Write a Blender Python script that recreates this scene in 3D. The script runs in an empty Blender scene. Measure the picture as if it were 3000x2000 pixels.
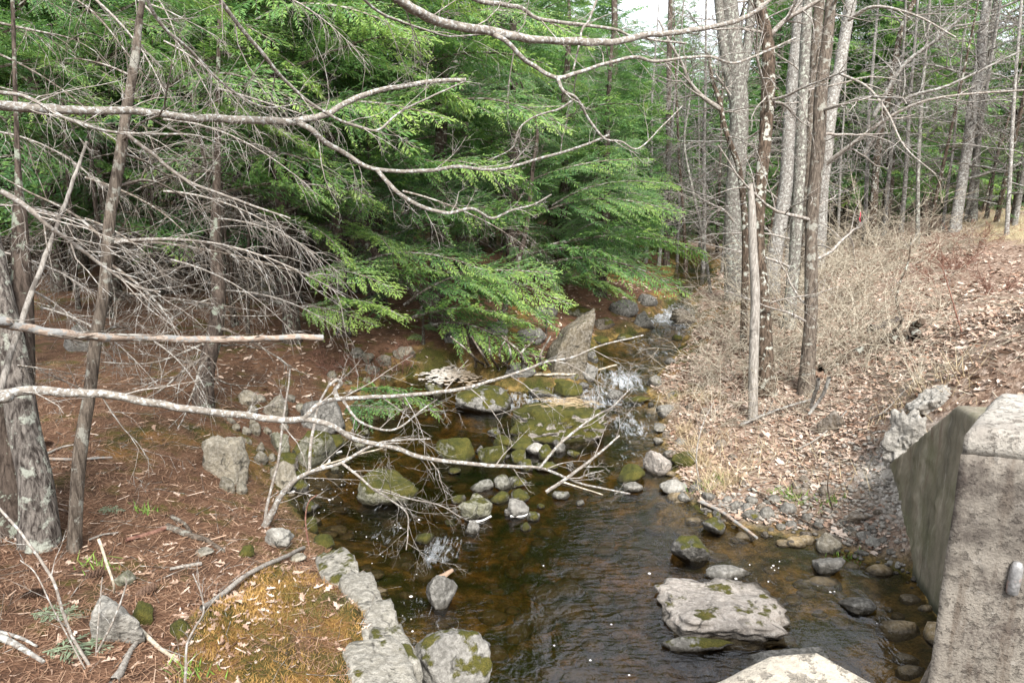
import bpy, bmesh, math
import numpy as np
from math import radians, sin, cos, pi

rng = np.random.default_rng(7)
scene = bpy.context.scene
col = scene.collection

# ---------------------------------------------------------------- camera
CAM = np.array([0.0, 0.0, 4.0]); PITCH = radians(12.0); F = 2000.0
cam_d = bpy.data.cameras.new('camera'); cam = bpy.data.objects.new('camera', cam_d); col.objects.link(cam)
cam.location = CAM; cam.rotation_euler = (radians(90) - PITCH, 0, 0)
cam_d.sensor_width = 36; cam_d.lens = 24.0; cam_d.clip_start = 0.05; cam_d.clip_end = 2000
scene.camera = cam

# ---------------------------------------------------------------- sky, sun, exposure
SUN_EL, SUN_AZ = radians(46), radians(168)      # azimuth clockwise from +Y: behind the camera, to the right
w = bpy.data.worlds.new('World'); scene.world = w; w.use_nodes = True
nt = w.node_tree; nt.nodes.clear()
sky = nt.nodes.new('ShaderNodeTexSky'); sky.sky_type = 'NISHITA'; sky.sun_disc = False
sky.sun_elevation = SUN_EL; sky.sun_rotation = SUN_AZ; sky.air_density = 1.0; sky.dust_density = 2.0
tc = nt.nodes.new('ShaderNodeTexCoord'); mp = nt.nodes.new('ShaderNodeMapping'); mp.inputs['Scale'].default_value = (1, 1, 2.2)
cn = nt.nodes.new('ShaderNodeTexNoise'); cn.inputs['Scale'].default_value = 2.2; cn.inputs['Detail'].default_value = 7
cr = nt.nodes.new('ShaderNodeValToRGB'); cr.color_ramp.elements[0].position = 0.36; cr.color_ramp.elements[1].position = 0.60
cr.color_ramp.elements[0].color = (.55, .55, .55, 1)
mx = nt.nodes.new('ShaderNodeMix'); mx.data_type = 'RGBA'; mx.inputs[7].default_value = (9.6, 9.9, 10.6, 1)
bg = nt.nodes.new('ShaderNodeBackground'); bg.inputs['Strength'].default_value = 0.10
wo = nt.nodes.new('ShaderNodeOutputWorld'); L = nt.links.new
L(tc.outputs['Generated'], mp.inputs['Vector']); L(mp.outputs[0], cn.inputs['Vector']); L(cn.outputs['Fac'], cr.inputs['Fac'])
L(cr.outputs['Color'], mx.inputs['Factor']); L(sky.outputs['Color'], mx.inputs[6]); L(mx.outputs[2], bg.inputs['Color']); L(bg.outputs[0], wo.inputs['Surface'])
sd = bpy.data.lights.new('sun', 'SUN'); sd.energy = 4.2; sd.angle = radians(22); sd.color = (1, .97, .93)
so = bpy.data.objects.new('sun', sd); col.objects.link(so)
so.rotation_euler = (radians(90) - SUN_EL, 0, pi - SUN_AZ)
scene.view_settings.view_transform = 'Standard'; scene.view_settings.look = 'None'
scene.view_settings.gamma = 1; scene.view_settings.exposure = 1.2
cy = scene.cycles
cy.use_denoising = True; cy.max_bounces = 7; cy.diffuse_bounces = 4; cy.glossy_bounces = 3; cy.transmission_bounces = 4
cy.transparent_max_bounces = 12; cy.volume_bounces = 0; cy.caustics_reflective = False; cy.caustics_refractive = False
cy.sample_clamp_indirect = 4.0

# ---------------------------------------------------------------- pixel helpers (photograph is 3000 x 2000)
CP, SP = cos(PITCH), sin(PITCH)
def ray(u, v):
    x = (u - 1500) / F; y = (1000 - v) / F
    return np.array([x, CP + y * SP, -SP + y * CP])
def at(u, v, t): return CAM + ray(u, v) * t          # t = metres in front of the camera
def atz(u, v, z): r = ray(u, v); return CAM + r * ((z - CAM[2]) / r[2])

# ---------------------------------------------------------------- noise
def _hash(ix, iy, iz, s):
    h = (ix.astype(np.int64) * 374761393 + iy.astype(np.int64) * 668265263 + iz.astype(np.int64) * 2147483647 + s * 974711) & 0xffffffff
    h = ((h ^ (h >> 13)) * 1274126177) & 0xffffffff
    h = (h ^ (h >> 16)) & 0xffff
    return h / 32768.0 - 1.0
def noise3(P, s=0):
    P = np.asarray(P, float); I = np.floor(P); f = P - I; f = f * f * (3 - 2 * f); I = I.astype(np.int64)
    r = 0
    for dx in (0, 1):
        for dy in (0, 1):
            for dz in (0, 1):
                wgt = (f[..., 0] if dx else 1 - f[..., 0]) * (f[..., 1] if dy else 1 - f[..., 1]) * (f[..., 2] if dz else 1 - f[..., 2])
                r = r + wgt * _hash(I[..., 0] + dx, I[..., 1] + dy, I[..., 2] + dz, s)
    return r
def fbm(P, s=0, o=3):
    r = 0; a = 1.0; P = np.asarray(P, float)
    for k in range(o):
        r = r + a * noise3(P, s + k); P = P * 2.03 + 11.7; a *= .5
    return r
def n2(x, y, sc, s=0, o=3): return fbm(np.stack([x * sc, y * sc, np.zeros_like(x) + .37], -1), s, o)

# ---------------------------------------------------------------- terrain
def lerp(y, ys, zs): return np.interp(y, ys, zs)
def ZW(y): return lerp(y, [-20, 8.6, 10.5, 12.0, 14.0, 16.0, 17.2, 19.0, 20.5, 30, 60], [0, 0, .05, .12, .34, .50, .72, .80, 1.05, 1.5, 2.6])
def wpix(u, v):                                     # pixel on the water surface
    r = ray(u, v); t = 8.0
    for _ in range(40):
        p = CAM + r * t; t = .5 * t + .5 * (float(ZW(p[1])) - 4) / r[2]
    return CAM + r * t
left_px = [(1210, 1990), (1090, 1760), (985, 1640), (880, 1530), (825, 1455), (850, 1395), (960, 1345), (1010, 1290), (1040, 1220), (1110, 1140), (1210, 1095),
           (1330, 1070), (1430, 1105), (1500, 1140), (1600, 1135), (1710, 1120), (1745, 1070), (1725, 1025), (1770, 995), (1880, 968), (1905, 930), (1945, 895), (1985, 872)]
right_px = [(2020, 872), (2040, 900), (2045, 940), (2020, 1000), (1990, 1045), (1945, 1090), (1905, 1130), (1930, 1180), (1945, 1240), (1950, 1300), (1985, 1380),
            (2000, 1430), (2060, 1490), (2150, 1530), (2260, 1555), (2400, 1575), (2480, 1605), (2560, 1640), (2650, 1670)]
LS = np.array([wpix(*p)[:2] for p in left_px]); RS = np.array([wpix(*p)[:2] for p in right_px])
WALL = lambda y: 4.12 + .27 * (y - 5.92)             # stream face of the wing wall: x as a function of y
far = np.array([[5.6, 24.0], [6.6, 28], [6.2, 34], [8.5, 60]]); farR = far + np.array([1.6, 0])
POLY = np.concatenate([np.array([[-1.2, -12], [-1.2, 3.0], [-1.0, 4.4]]), LS, far, farR[::-1], RS, np.array([[WALL(6.6) + .12, 6.6], [WALL(3.) + .12, 3.0], [3.6, -12]])])
def sdist(x, y):
    """signed distance to the stream's edge, negative in the water"""
    d = np.full(x.shape, 1e9); ins = np.zeros(x.shape, bool); n = len(POLY)
    for i in range(n):
        a, b = POLY[i], POLY[(i + 1) % n]; e = b - a; l2 = e @ e
        t = np.clip(((x - a[0]) * e[0] + (y - a[1]) * e[1]) / l2, 0, 1)
        d = np.minimum(d, np.hypot(x - a[0] - t * e[0], y - a[1] - t * e[1]))
        c = ((a[1] > y) != (b[1] > y))
        if abs(e[1]) > 1e-9: ins ^= c & (x < a[0] + (y - a[1]) / e[1] * e[0])
    return np.where(ins, -d, d)
CPTS = [(1000, 1640, .32), (1110, 1800, .32), (1190, 1960, .3), (900, 1700, .52), (1000, 1900, .52), (800, 1900, .62), (650, 2000, .66), (600, 1550, .66), (700, 1480, .5),
        (780, 1430, .28), (400, 1700, .78), (0, 1990, .92), (0, 1600, .98), (200, 1640, .88), (400, 1400, .9), (600, 1300, .82), (720, 1320, .5), (600, 1150, .92),
        (750, 1100, .85), (900, 1080, .8), (1000, 1120, .6), (1120, 1050, .75), (1260, 1010, .85), (300, 1100, 1.1), (0, 1200, 1.15), (600, 980, 1.05), (900, 960, 1.05),
        (1100, 930, 1.1), (200, 880, 1.35), (600, 840, 1.35), (900, 850, 1.25), (1200, 880, 1.2), (1400, 980, 1.0), (1550, 1040, .85), (1640, 960, .95), (1820, 930, 1.0), (1700, 880, 1.3), (1900, 850, 1.4),
        (2130, 960, .95), (2150, 880, 1.3), (2000, 1150, .6), (2100, 1200, .55), (2210, 1230, .55), (2370, 1150, .75), (2300, 1300, .36), (2100, 1390, .26), (2200, 1450, .16),
        (2400, 1450, .3), (2560, 1500, .36), (2600, 1380, .65), (2640, 1300, 1.0), (2500, 1200, .8), (2600, 1120, 1.15), (2700, 1180, 1.5), (2850, 1080, 2.0), (3000, 1050, 2.2),
        (2600, 1000, 1.4), (2800, 950, 1.9), (3000, 900, 2.3), (2450, 950, 1.1), (2300, 850, 1.35), (2500, 800, 1.6), (2700, 780, 2.0), (2900, 750, 2.4), (2700, 680, 2.4), (2900, 660, 2.6), (2400, 740, 1.6)]
cp = [atz(*p) for p in CPTS]
cp += [np.array(p, float) for p in [(-60, 60, 2.6), (-20, 45, 2.2), (0, 90, 3.6), (60, 60, 4.2), (-60, 5, 2.2), (-14, 8, 1.3), (60, 5, 3.0), (14, 3, 2.5), (-9, 2, 1.2), (-5, 3, .95), (-3, 2.5, .7),
                                    (-12, -12, 2.0), (14, -12, 2.4), (-60, -40, 2.4), (60, -40, 2.6), (-60, 140, 5), (60, 140, 6), (16, 28, 3.0), (8, 2.0, 2.3), (6, 5, 2.1)]]
for q in list(LS[2:]) + list(RS): cp.append(np.array([q[0], q[1], float(ZW(q[1])) + .03]))
cp = np.array(cp)
def _U(r2): return .5 * r2 * np.log(r2 + 1e-9)
_n = len(cp); _K = _U(((cp[:, None, :2] - cp[None, :, :2]) ** 2).sum(-1)) + np.eye(_n) * .6
_Q = np.c_[np.ones(_n), cp[:, :2]]
_W = np.linalg.solve(np.block([[_K, _Q], [_Q.T, np.zeros((3, 3))]]), np.r_[cp[:, 2], 0, 0, 0])
def wall_top(y): return np.interp(y, [0, 4.0, 6.2, 8.1, 9.5], [2.35, 2.3, 2.06, .66, .2])
def H(x, y, detail=True):
    x = np.asarray(x, float); y = np.asarray(y, float); sh = x.shape; x = x.ravel(); y = y.ravel()
    z = np.zeros(x.shape)
    for i in range(0, len(x), 60000):
        s = slice(i, i + 60000)
        z[s] = _U((x[s, None] - cp[None, :, 0]) ** 2 + (y[s, None] - cp[None, :, 1]) ** 2) @ _W[:_n] + _W[_n] + _W[_n + 1] * x[s] + _W[_n + 2] * y[s]
    z = np.clip(z, -.5, 12)
    d = sdist(x, y); zw = ZW(y)
    if detail:
        amp = np.clip(d / .8, 0, 1)
        z = z + amp * (.05 * n2(x, y, .8, 3) + .028 * n2(x, y, 3.1, 5, 3))
        mz = moss_zone(x, y); z = z + mz * (.05 + .10 * n2(x, y, 2.1, 9, 2) + .055 * np.maximum(0, n2(x, y, 5.2, 15, 2)))
    z = np.where(d > 0, np.maximum(z, zw + np.minimum(.03 + d * .3, .12)), z)
    dep = np.interp(-d, [0, .25, .8, 1.6], [0, .12, .3, .42]) * np.interp(y, [0, 9.5, 12, 16, 30], [1, 1, .7, .5, .4])
    dep = dep * np.where((x > 1.9) & (y < 9.5), .62 - .24 * np.clip((x - 1.9) / .6, 0, 1), 1)
    bed = zw - dep + .02 + (.05 * n2(x, y, 1.7, 21) if detail else 0) * np.clip(-d / .4, 0, 1)
    z = np.where(d < 0, bed, z)
    wx = x - (4.12 + .27 * (y - 5.92))                # soil held behind the wing wall
    beh = (wx > .17) & (y < 8.3)
    zb = wall_top(y) - .06 + np.clip(wx - .3, 0, 4) * .10
    z = np.where(beh, np.where(y < 7.6, np.maximum(z, zb), z), z)
    return z.reshape(sh)
def in_poly(x, y, P):
    ins = np.zeros(np.shape(x), bool)
    for i in range(len(P)):
        a, b = P[i], P[(i + 1) % len(P)]
        c = ((a[1] > y) != (b[1] > y)); e = b[1] - a[1]
        if abs(e) > 1e-9: ins ^= c & (x < a[0] + (y - a[1]) / e * (b[0] - a[0]))
    return ins
MOSSP = np.array([atz(u, v, .55)[:2] for u, v in [(790, 1630), (930, 1650), (1060, 1790), (1150, 1990), (1150, 2300), (480, 2300), (560, 1960), (660, 1800)]])
def moss_zone(x, y):
    d = np.full(np.shape(x), 1e9); n = len(MOSSP)
    for i in range(n):
        a, b = MOSSP[i], MOSSP[(i + 1) % n]; e = b - a
        t = np.clip(((x - a[0]) * e[0] + (y - a[1]) * e[1]) / (e @ e), 0, 1)
        d = np.minimum(d, np.hypot(x - a[0] - t * e[0], y - a[1] - t * e[1]))
    d = np.where(in_poly(x, y, MOSSP), d, -d)
    return np.clip(d / .25 + .5 + .5 * n2(np.asarray(x, float), np.asarray(y, float), 2.5, 31, 2), 0, 1) * np.clip(.85 + 1.3 * n2(np.asarray(x, float), np.asarray(y, float), 1.9, 35, 3), .12, 1)
def depth(p): return (p[1] - CAM[1]) * CP - (p[2] - CAM[2]) * SP
def side(x, y):                                       # >0 right of the stream
    c = np.interp(y, [0, 6, 9, 12, 15, 18, 21, 24, 28, 60], [1.3, 1.2, 1.0, 1.3, 2.2, 3.6, 5.0, 6.4, 7.2, 9.3]); return x - c

# ---------------------------------------------------------------- mesh collector
class Geo:
    def __init__(s): s.v = []; s.f = []; s.a = []; s.m = []; s.n = 0
    def add(s, V, Fc, tint=0.5, mi=0):
        V = np.asarray(V, float); Fc = np.asarray(Fc, np.int64)
        if len(V) == 0 or len(Fc) == 0: return
        s.v.append(V); s.f.append(Fc + s.n); s.n += len(V)
        s.a.append(np.broadcast_to(np.asarray(tint, float), (len(V),)).copy()); s.m.append(np.full(len(Fc), mi))
    def mesh(s, name, mats, smooth=True):
        me = bpy.data.meshes.new(name)
        V = np.concatenate(s.v); A = np.concatenate(s.a)
        loops = np.concatenate([f.ravel() for f in s.f]); tot = np.concatenate([np.full(len(f), f.shape[1]) for f in s.f]); mi = np.concatenate(s.m)
        me.vertices.add(len(V)); me.vertices.foreach_set('co', V.astype(np.float32).ravel())
        me.loops.add(len(loops)); me.loops.foreach_set('vertex_index', loops.astype(np.int32))
        me.polygons.add(len(tot)); me.polygons.foreach_set('loop_start', np.r_[0, np.cumsum(tot)[:-1]].astype(np.int32))
        me.polygons.foreach_set('material_index', mi.astype(np.int32))
        me.polygons.foreach_set('use_smooth', np.full(len(tot), smooth))
        at_ = me.attributes.new('tint', 'FLOAT', 'POINT'); at_.data.foreach_set('value', A.astype(np.float32))
        for m in (mats if isinstance(mats, (list, tuple)) else [mats]): me.materials.append(m)
        me.update(); me.validate()
        return me
def obj(name, me, parent=None, loc=(0, 0, 0), rot=(0, 0, 0), scale=1.0):
    o = bpy.data.objects.new(name, me); col.objects.link(o); o.parent = parent; o.location = loc; o.rotation_euler = rot
    o.scale = (scale,) * 3 if np.isscalar(scale) else scale
    return o
def tag(o, label=None, cat=None, group=None, kind=None):
    if label: o['label'] = label
    if cat: o['category'] = cat
    if group: o['group'] = group
    if kind: o['kind'] = kind
    return o
def empty(name, loc, label, cat, group=None, rot=(0, 0, 0), scale=1.0):
    o = obj(name, None, None, loc, rot, scale); o.empty_display_size = .2; return tag(o, label, cat, group)

def unit(v): v = np.asarray(v, float); return v / (np.linalg.norm(v, axis=-1, keepdims=True) + 1e-12)
def tube(g, P, R, n=5, tint=.5, mi=0, cap=True, rough=0.0):
    P = np.asarray(P, float); m = len(P); R = np.broadcast_to(np.asarray(R, float), (m,))
    T = unit(np.gradient(P, axis=0)); ref = np.eye(3)[np.argmin(np.abs(T).max(0))]
    N = unit(np.cross(T, ref)); B = np.cross(T, N)
    a = np.arange(n) * 2 * pi / n
    rr = R[:, None] * np.ones(n)
    if rough: rr = rr * (1 + rough * noise3(np.stack([P[:, None, 0] * 3 + np.cos(a) * 1.3, P[:, None, 1] * 3 + np.sin(a) * 1.3, P[:, None, 2] * 2 + 0 * a], -1), 5))
    V = P[:, None] + rr[..., None] * (np.cos(a)[None, :, None] * N[:, None] + np.sin(a)[None, :, None] * B[:, None])
    i = np.arange(m - 1)[:, None] * n; j = np.arange(n)[None]; k = (j + 1) % n
    Fq = np.stack([i + j, i + k, i + n + k, i + n + j], -1).reshape(-1, 4)
    g.add(V.reshape(-1, 3), Fq, tint, mi)
    if cap:
        if n == 3: g.add(V[-1], [[0, 1, 2]], tint, mi)
        else:
            c = P[-1] + T[-1] * R[-1] * .3
            g.add(np.vstack([V[-1], c]), np.stack([np.arange(n), (np.arange(n) + 1) % n, np.full(n, n)], -1), tint, mi)
def crom(P, k=4):
    """Catmull-Rom through rows of P (any columns)"""
    P = np.asarray(P, float); Q = np.vstack([2 * P[0] - P[1], P, 2 * P[-1] - P[-2]]); out = []
    t = np.linspace(0, 1, k, endpoint=False)[:, None]
    for i in range(1, len(Q) - 2):
        a, b, c, d = Q[i - 1], Q[i], Q[i + 1], Q[i + 2]
        out.append(.5 * (2 * b + (c - a) * t + (2 * a - 5 * b + 4 * c - d) * t ** 2 + (3 * b - a - 3 * c + d) * t ** 3))
    out.append(P[-1:]); return np.vstack(out)
def wander(p, d, length, n, rg, wob=.25, grav=0.0, curl=None):
    P = [np.asarray(p, float)]; d = unit(d); st = length / n; c = np.zeros(3) if curl is None else np.asarray(curl, float)
    for i in range(n):
        d = unit(d + rg.normal(0, wob, 3) + np.array([0, 0, -grav]) + c); P.append(P[-1] + d * st)
    return np.array(P)
def perp(d, rg, ang):
    d = unit(d); q = rg.normal(0, 1, 3); q = unit(q - d * (q @ d)); return d * cos(ang) + q * sin(ang)
def grow(g, p, d, length, r, lev, rg, wob=.14, grav=0., kids=(6, 5), ang=(.6, 1.1), shrink=.5, tint=.5, mi=0, sides=None, flat=0, tip=.25, start=.2, rmin=.0016):
    n = max(3, min(9, int(length / .22) + 2)); P = wander(p, d, length, n, rg, wob, grav)
    R = r * np.linspace(1, tip, n + 1); tube(g, P, R, sides or (6 if r > .02 else 4 if r > .008 else 3), tint + rg.normal(0, .08), mi)
    if lev <= 0: return P
    nk = kids[len(kids) - lev] if lev <= len(kids) else 4
    for k in range(nk):
        s = start + (1 - start) * (k + rg.random()) / nk * .97; i = min(n - 1, int(s * n)); f = s * n - i
        q = P[i] * (1 - f) + P[i + 1] * f; dd = perp(P[i + 1] - P[i], rg, rg.uniform(*ang))
        if flat: dd[2] *= (1 - flat); dd = unit(dd)
        grow(g, q, dd, length * shrink * (1.15 - .6 * s) * rg.uniform(.6, 1.3), max(rmin, r * (1 - .7 * s) * .55), lev - 1, rg, wob * 1.15, grav, kids, ang, shrink, tint, mi, None, flat, tip, .15, rmin)
    return P

# ---------------------------------------------------------------- materials
class NB:
    def __init__(s, name):
        s.m = bpy.data.materials.new(name); s.m.use_nodes = True; s.t = s.m.node_tree; s.t.nodes.clear(); s.out = s.t.nodes.new('ShaderNodeOutputMaterial')
    def new(s, ty, **k):
        n = s.t.nodes.new(ty)
        for a, b in k.items(): setattr(n, a, b)
        return n
    def put(s, sock, v):
        if v is None: return
        if hasattr(v, 'is_output'): s.t.links.new(v, sock)
        else:
            if isinstance(v, tuple) and len(v) == 3 and len(getattr(sock, 'default_value', ())) == 4: v = v + (1,)
            sock.default_value = v
    def co(s, scale=(1, 1, 1), which='Object'):
        m = s.new('ShaderNodeMapping'); s.put(m.inputs['Scale'], scale); s.put(m.inputs['Vector'], s.new('ShaderNodeTexCoord').outputs[which]); return m.outputs[0]
    def noise(s, sc, det=4, vec=None, rough=.55, dist=0):
        n = s.new('ShaderNodeTexNoise'); s.put(n.inputs['Vector'], vec); s.put(n.inputs['Scale'], sc); s.put(n.inputs['Detail'], det); s.put(n.inputs['Roughness'], rough); s.put(n.inputs['Distortion'], dist); return n.outputs['Fac']
    def vor(s, sc, vec=None, feature='F1', out='Distance'):
        n = s.new('ShaderNodeTexVoronoi', feature=feature); s.put(n.inputs['Vector'], vec); s.put(n.inputs['Scale'], sc); return n.outputs[out]
    def ramp(s, f, *st):
        n = s.new('ShaderNodeValToRGB'); e = n.color_ramp.elements
        while len(e) < len(st): e.new(.5)
        for q, (p, c) in zip(e, st): q.position = p; q.color = (c if isinstance(c, tuple) else (c, c, c)) + (1,)
        s.put(n.inputs[0], f); return n.outputs[0]
    def mix(s, f, a, b, bl='MIX'):
        n = s.new('ShaderNodeMix', data_type='RGBA', blend_type=bl); s.put(n.inputs[0], f); s.put(n.inputs[6], a); s.put(n.inputs[7], b); return n.outputs[2]
    def math(s, op, a, b=None, clamp=False):
        n = s.new('ShaderNodeMath', operation=op, use_clamp=clamp); s.put(n.inputs[0], a); s.put(n.inputs[1], b); return n.outputs[0]
    def attr(s, name): return s.new('ShaderNodeAttribute', attribute_name=name).outputs['Fac']
    def oinfo(s, k): return s.new('ShaderNodeObjectInfo').outputs[k]
    def up(s):
        x = s.new('ShaderNodeSeparateXYZ'); s.put(x.inputs[0], s.new('ShaderNodeNewGeometry').outputs['Normal']); return x.outputs[2]
    def bump(s, h, strength=.5, dist=.02, nrm=None):
        n = s.new('ShaderNodeBump'); s.put(n.inputs['Height'], h); s.put(n.inputs['Strength'], strength); s.put(n.inputs['Distance'], dist); s.put(n.inputs['Normal'], nrm); return n.outputs[0]
    def pbr(s, c, rough=.8, nrm=None, spec=.3, **k):
        n = s.new('ShaderNodeBsdfPrincipled'); s.put(n.inputs['Base Color'], c); s.put(n.inputs['Roughness'], rough); s.put(n.inputs['Normal'], nrm); s.put(n.inputs['Specular IOR Level'], spec)
        for a, b in k.items(): s.put(n.inputs[a], b)
        return n.outputs[0]
    def end(s, sh): s.t.links.new(sh, s.out.inputs['Surface']); return s.m

def bark(name, dark, light, lich=None, lich_amt=.5, sc=(9, 9, 1.6), strength=.8, lsc=7.):
    b = NB(name); v = b.co(sc); f = b.noise(3.0, 6, v, .6, .5); f2 = b.noise(1.1, 3, b.co((6, 6, 6)))
    c = b.mix(b.ramp(f, (.38, 0.), (.62, 1.)), dark, light); c = b.mix(b.math('MULTIPLY', f2, .5), c, tuple(.55 * x for x in dark))
    if lich:
        lf = b.ramp(b.noise(lsc, 5, b.co(), .65), (.5 + .12 - .24 * lich_amt, 0.), (.56 + .12 - .24 * lich_amt, 1.)); c = b.mix(lf, c, b.mix(b.noise(40, 2, b.co()), tuple(.7 * x for x in lich), lich))
    t = b.attr('tint'); c = b.mix(b.math('MULTIPLY', b.math('SUBTRACT', .5, t), .8, True), c, (.02, .015, .01))
    return b.end(b.pbr(c, .9, b.bump(b.math('ADD', f, b.math('MULTIPLY', b.noise(60, 3, b.co()), .25)), strength, .03), .15))
MAT = {}
MAT['hemlock_bark'] = bark('hemlock_bark', (.035, .026, .02), (.13, .10, .08), (.26, .28, .22), .25)
MAT['dark_bark'] = bark('dark_mossy_bark', (.03, .022, .015), (.15, .11, .08), (.40, .40, .34), .3, (10, 10, 2.2))
MAT['grey_bark'] = bark('grey_lichen_bark', (.085, .075, .063), (.22, .205, .18), (.34, .35, .295), .36, (9, 9, 4), .6, 14.)
MAT['pale_bark'] = bark('pale_bark', (.12, .108, .094), (.31, .29, .262), (.40, .395, .36), .4, (8, 8, 5), .5, 15.)
MAT['brown_bark'] = bark('brown_bark', (.055, .043, .033), (.19, .155, .122), (.27, .26, .22), .3, (12, 12, 1.6), .9)
MAT['oak_bark'] = bark('oak_bark', (.04, .032, .027), (.25, .22, .19), (.36, .37, .31), .36, (11, 11, 2.2), 1., 5.)
MAT['limb_bark'] = bark('limb_bark', (.16, .138, .115), (.28, .25, .212), (.42, .42, .395), .42, (6, 6, 6), .5, 34.)
MAT['twig_bark'] = bark('twig_bark', (.17, .145, .12), (.33, .295, .255), (.42, .405, .375), .38, (6, 6, 6), .3, 25.)
MAT['dead_twig'] = bark('dead_twig', (.085, .065, .05), (.25, .215, .175), (.36, .345, .31), .4, (6, 6, 6), .3, 9.)
MAT['straw_twig'] = bark('straw_twig', (.27, .23, .17), (.47, .41, .315), (.56, .51, .41), .4, (6, 6, 6), .3, 9.)
MAT['red_twig'] = bark('red_twig', (.13, .06, .045), (.30, .17, .12), None, .4, (6, 6, 6), .3, 9.)
MAT['bare_wood'] = bark('bare_wood', (.22, .16, .12), (.42, .345, .28), (.27, .265, .25), .5, (3, 14, 14), .5, 11.)
MAT['silver_wood'] = bark('silver_wood', (.18, .16, .135), (.38, .35, .31), (.12, .105, .09), .25, (14, 14, 1.0), .6, 2.5)
def foliage():
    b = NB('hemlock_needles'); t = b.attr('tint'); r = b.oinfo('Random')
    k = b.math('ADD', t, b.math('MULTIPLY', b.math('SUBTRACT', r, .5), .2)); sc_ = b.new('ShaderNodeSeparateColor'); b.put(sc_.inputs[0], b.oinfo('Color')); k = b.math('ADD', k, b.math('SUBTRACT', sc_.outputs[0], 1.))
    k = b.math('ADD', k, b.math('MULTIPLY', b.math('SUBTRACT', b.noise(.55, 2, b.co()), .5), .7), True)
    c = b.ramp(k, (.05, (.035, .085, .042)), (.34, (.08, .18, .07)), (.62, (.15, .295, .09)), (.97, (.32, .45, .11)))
    d = b.pbr(c, .55, None, .35); tr = b.new('ShaderNodeBsdfTranslucent'); b.put(tr.inputs[0], b.mix(.5, c, (.15, .28, .04)))
    m = b.new('ShaderNodeMixShader'); b.put(m.inputs[0], .45); b.t.links.new(d, m.inputs[1]); b.t.links.new(tr.outputs[0], m.inputs[2]); return b.end(m.outputs[0])
MAT['needles'] = foliage()
def leafmat(name, stops, rough=.75):
    b = NB(name); c = b.ramp(b.attr('tint'), *stops); c = b.mix(b.math('MULTIPLY', b.noise(35, 3, b.co()), .5), c, (.10, .06, .04))
    return b.end(b.pbr(c, rough, None, .25))
MAT['dry_leaf'] = leafmat('dry_leaf', [(0., (.10, .045, .025)), (.3, (.22, .13, .085)), (.6, (.38, .275, .205)), (1., (.58, .48, .40))])
MAT['needle_litter'] = leafmat('needle_litter', [(0., (.09, .042, .024)), (.5, (.225, .122, .07)), (1., (.44, .30, .20))])
MAT['chip'] = leafmat('wood_chip', [(0., (.16, .09, .05)), (.5, (.36, .24, .16)), (1., (.62, .50, .40))])
MAT['dry_grass'] = leafmat('dry_grass', [(0., (.28, .20, .11)), (.5, (.48, .38, .22)), (1., (.66, .56, .38))])
MAT['green_leaf'] = leafmat('green_leaf', [(0., (.05, .12, .02)), (.5, (.12, .26, .03)), (1., (.25, .42, .06))])
MAT['fern'] = leafmat('grey_green_sprig', [(0., (.09, .14, .08)), (.5, (.15, .21, .13)), (1., (.24, .30, .20))])
MAT['moss_tuft'] = leafmat('moss_tuft', [(0., (.04, .05, .008)), (.33, (.10, .09, .014)), (.55, (.26, .15, .035)), (1., (.46, .28, .085))])
MAT['cone'] = leafmat('pine_cone', [(0., (.05, .03, .02)), (1., (.16, .10, .07))])
MAT['ribbon'] = leafmat('pink_ribbon', [(0., (.8, .04, .10)), (1., (.85, .06, .14))], .5)
MAT['pipe'] = leafmat('black_pipe', [(0., (.012, .012, .013)), (1., (.02, .02, .022))], .45)

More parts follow.
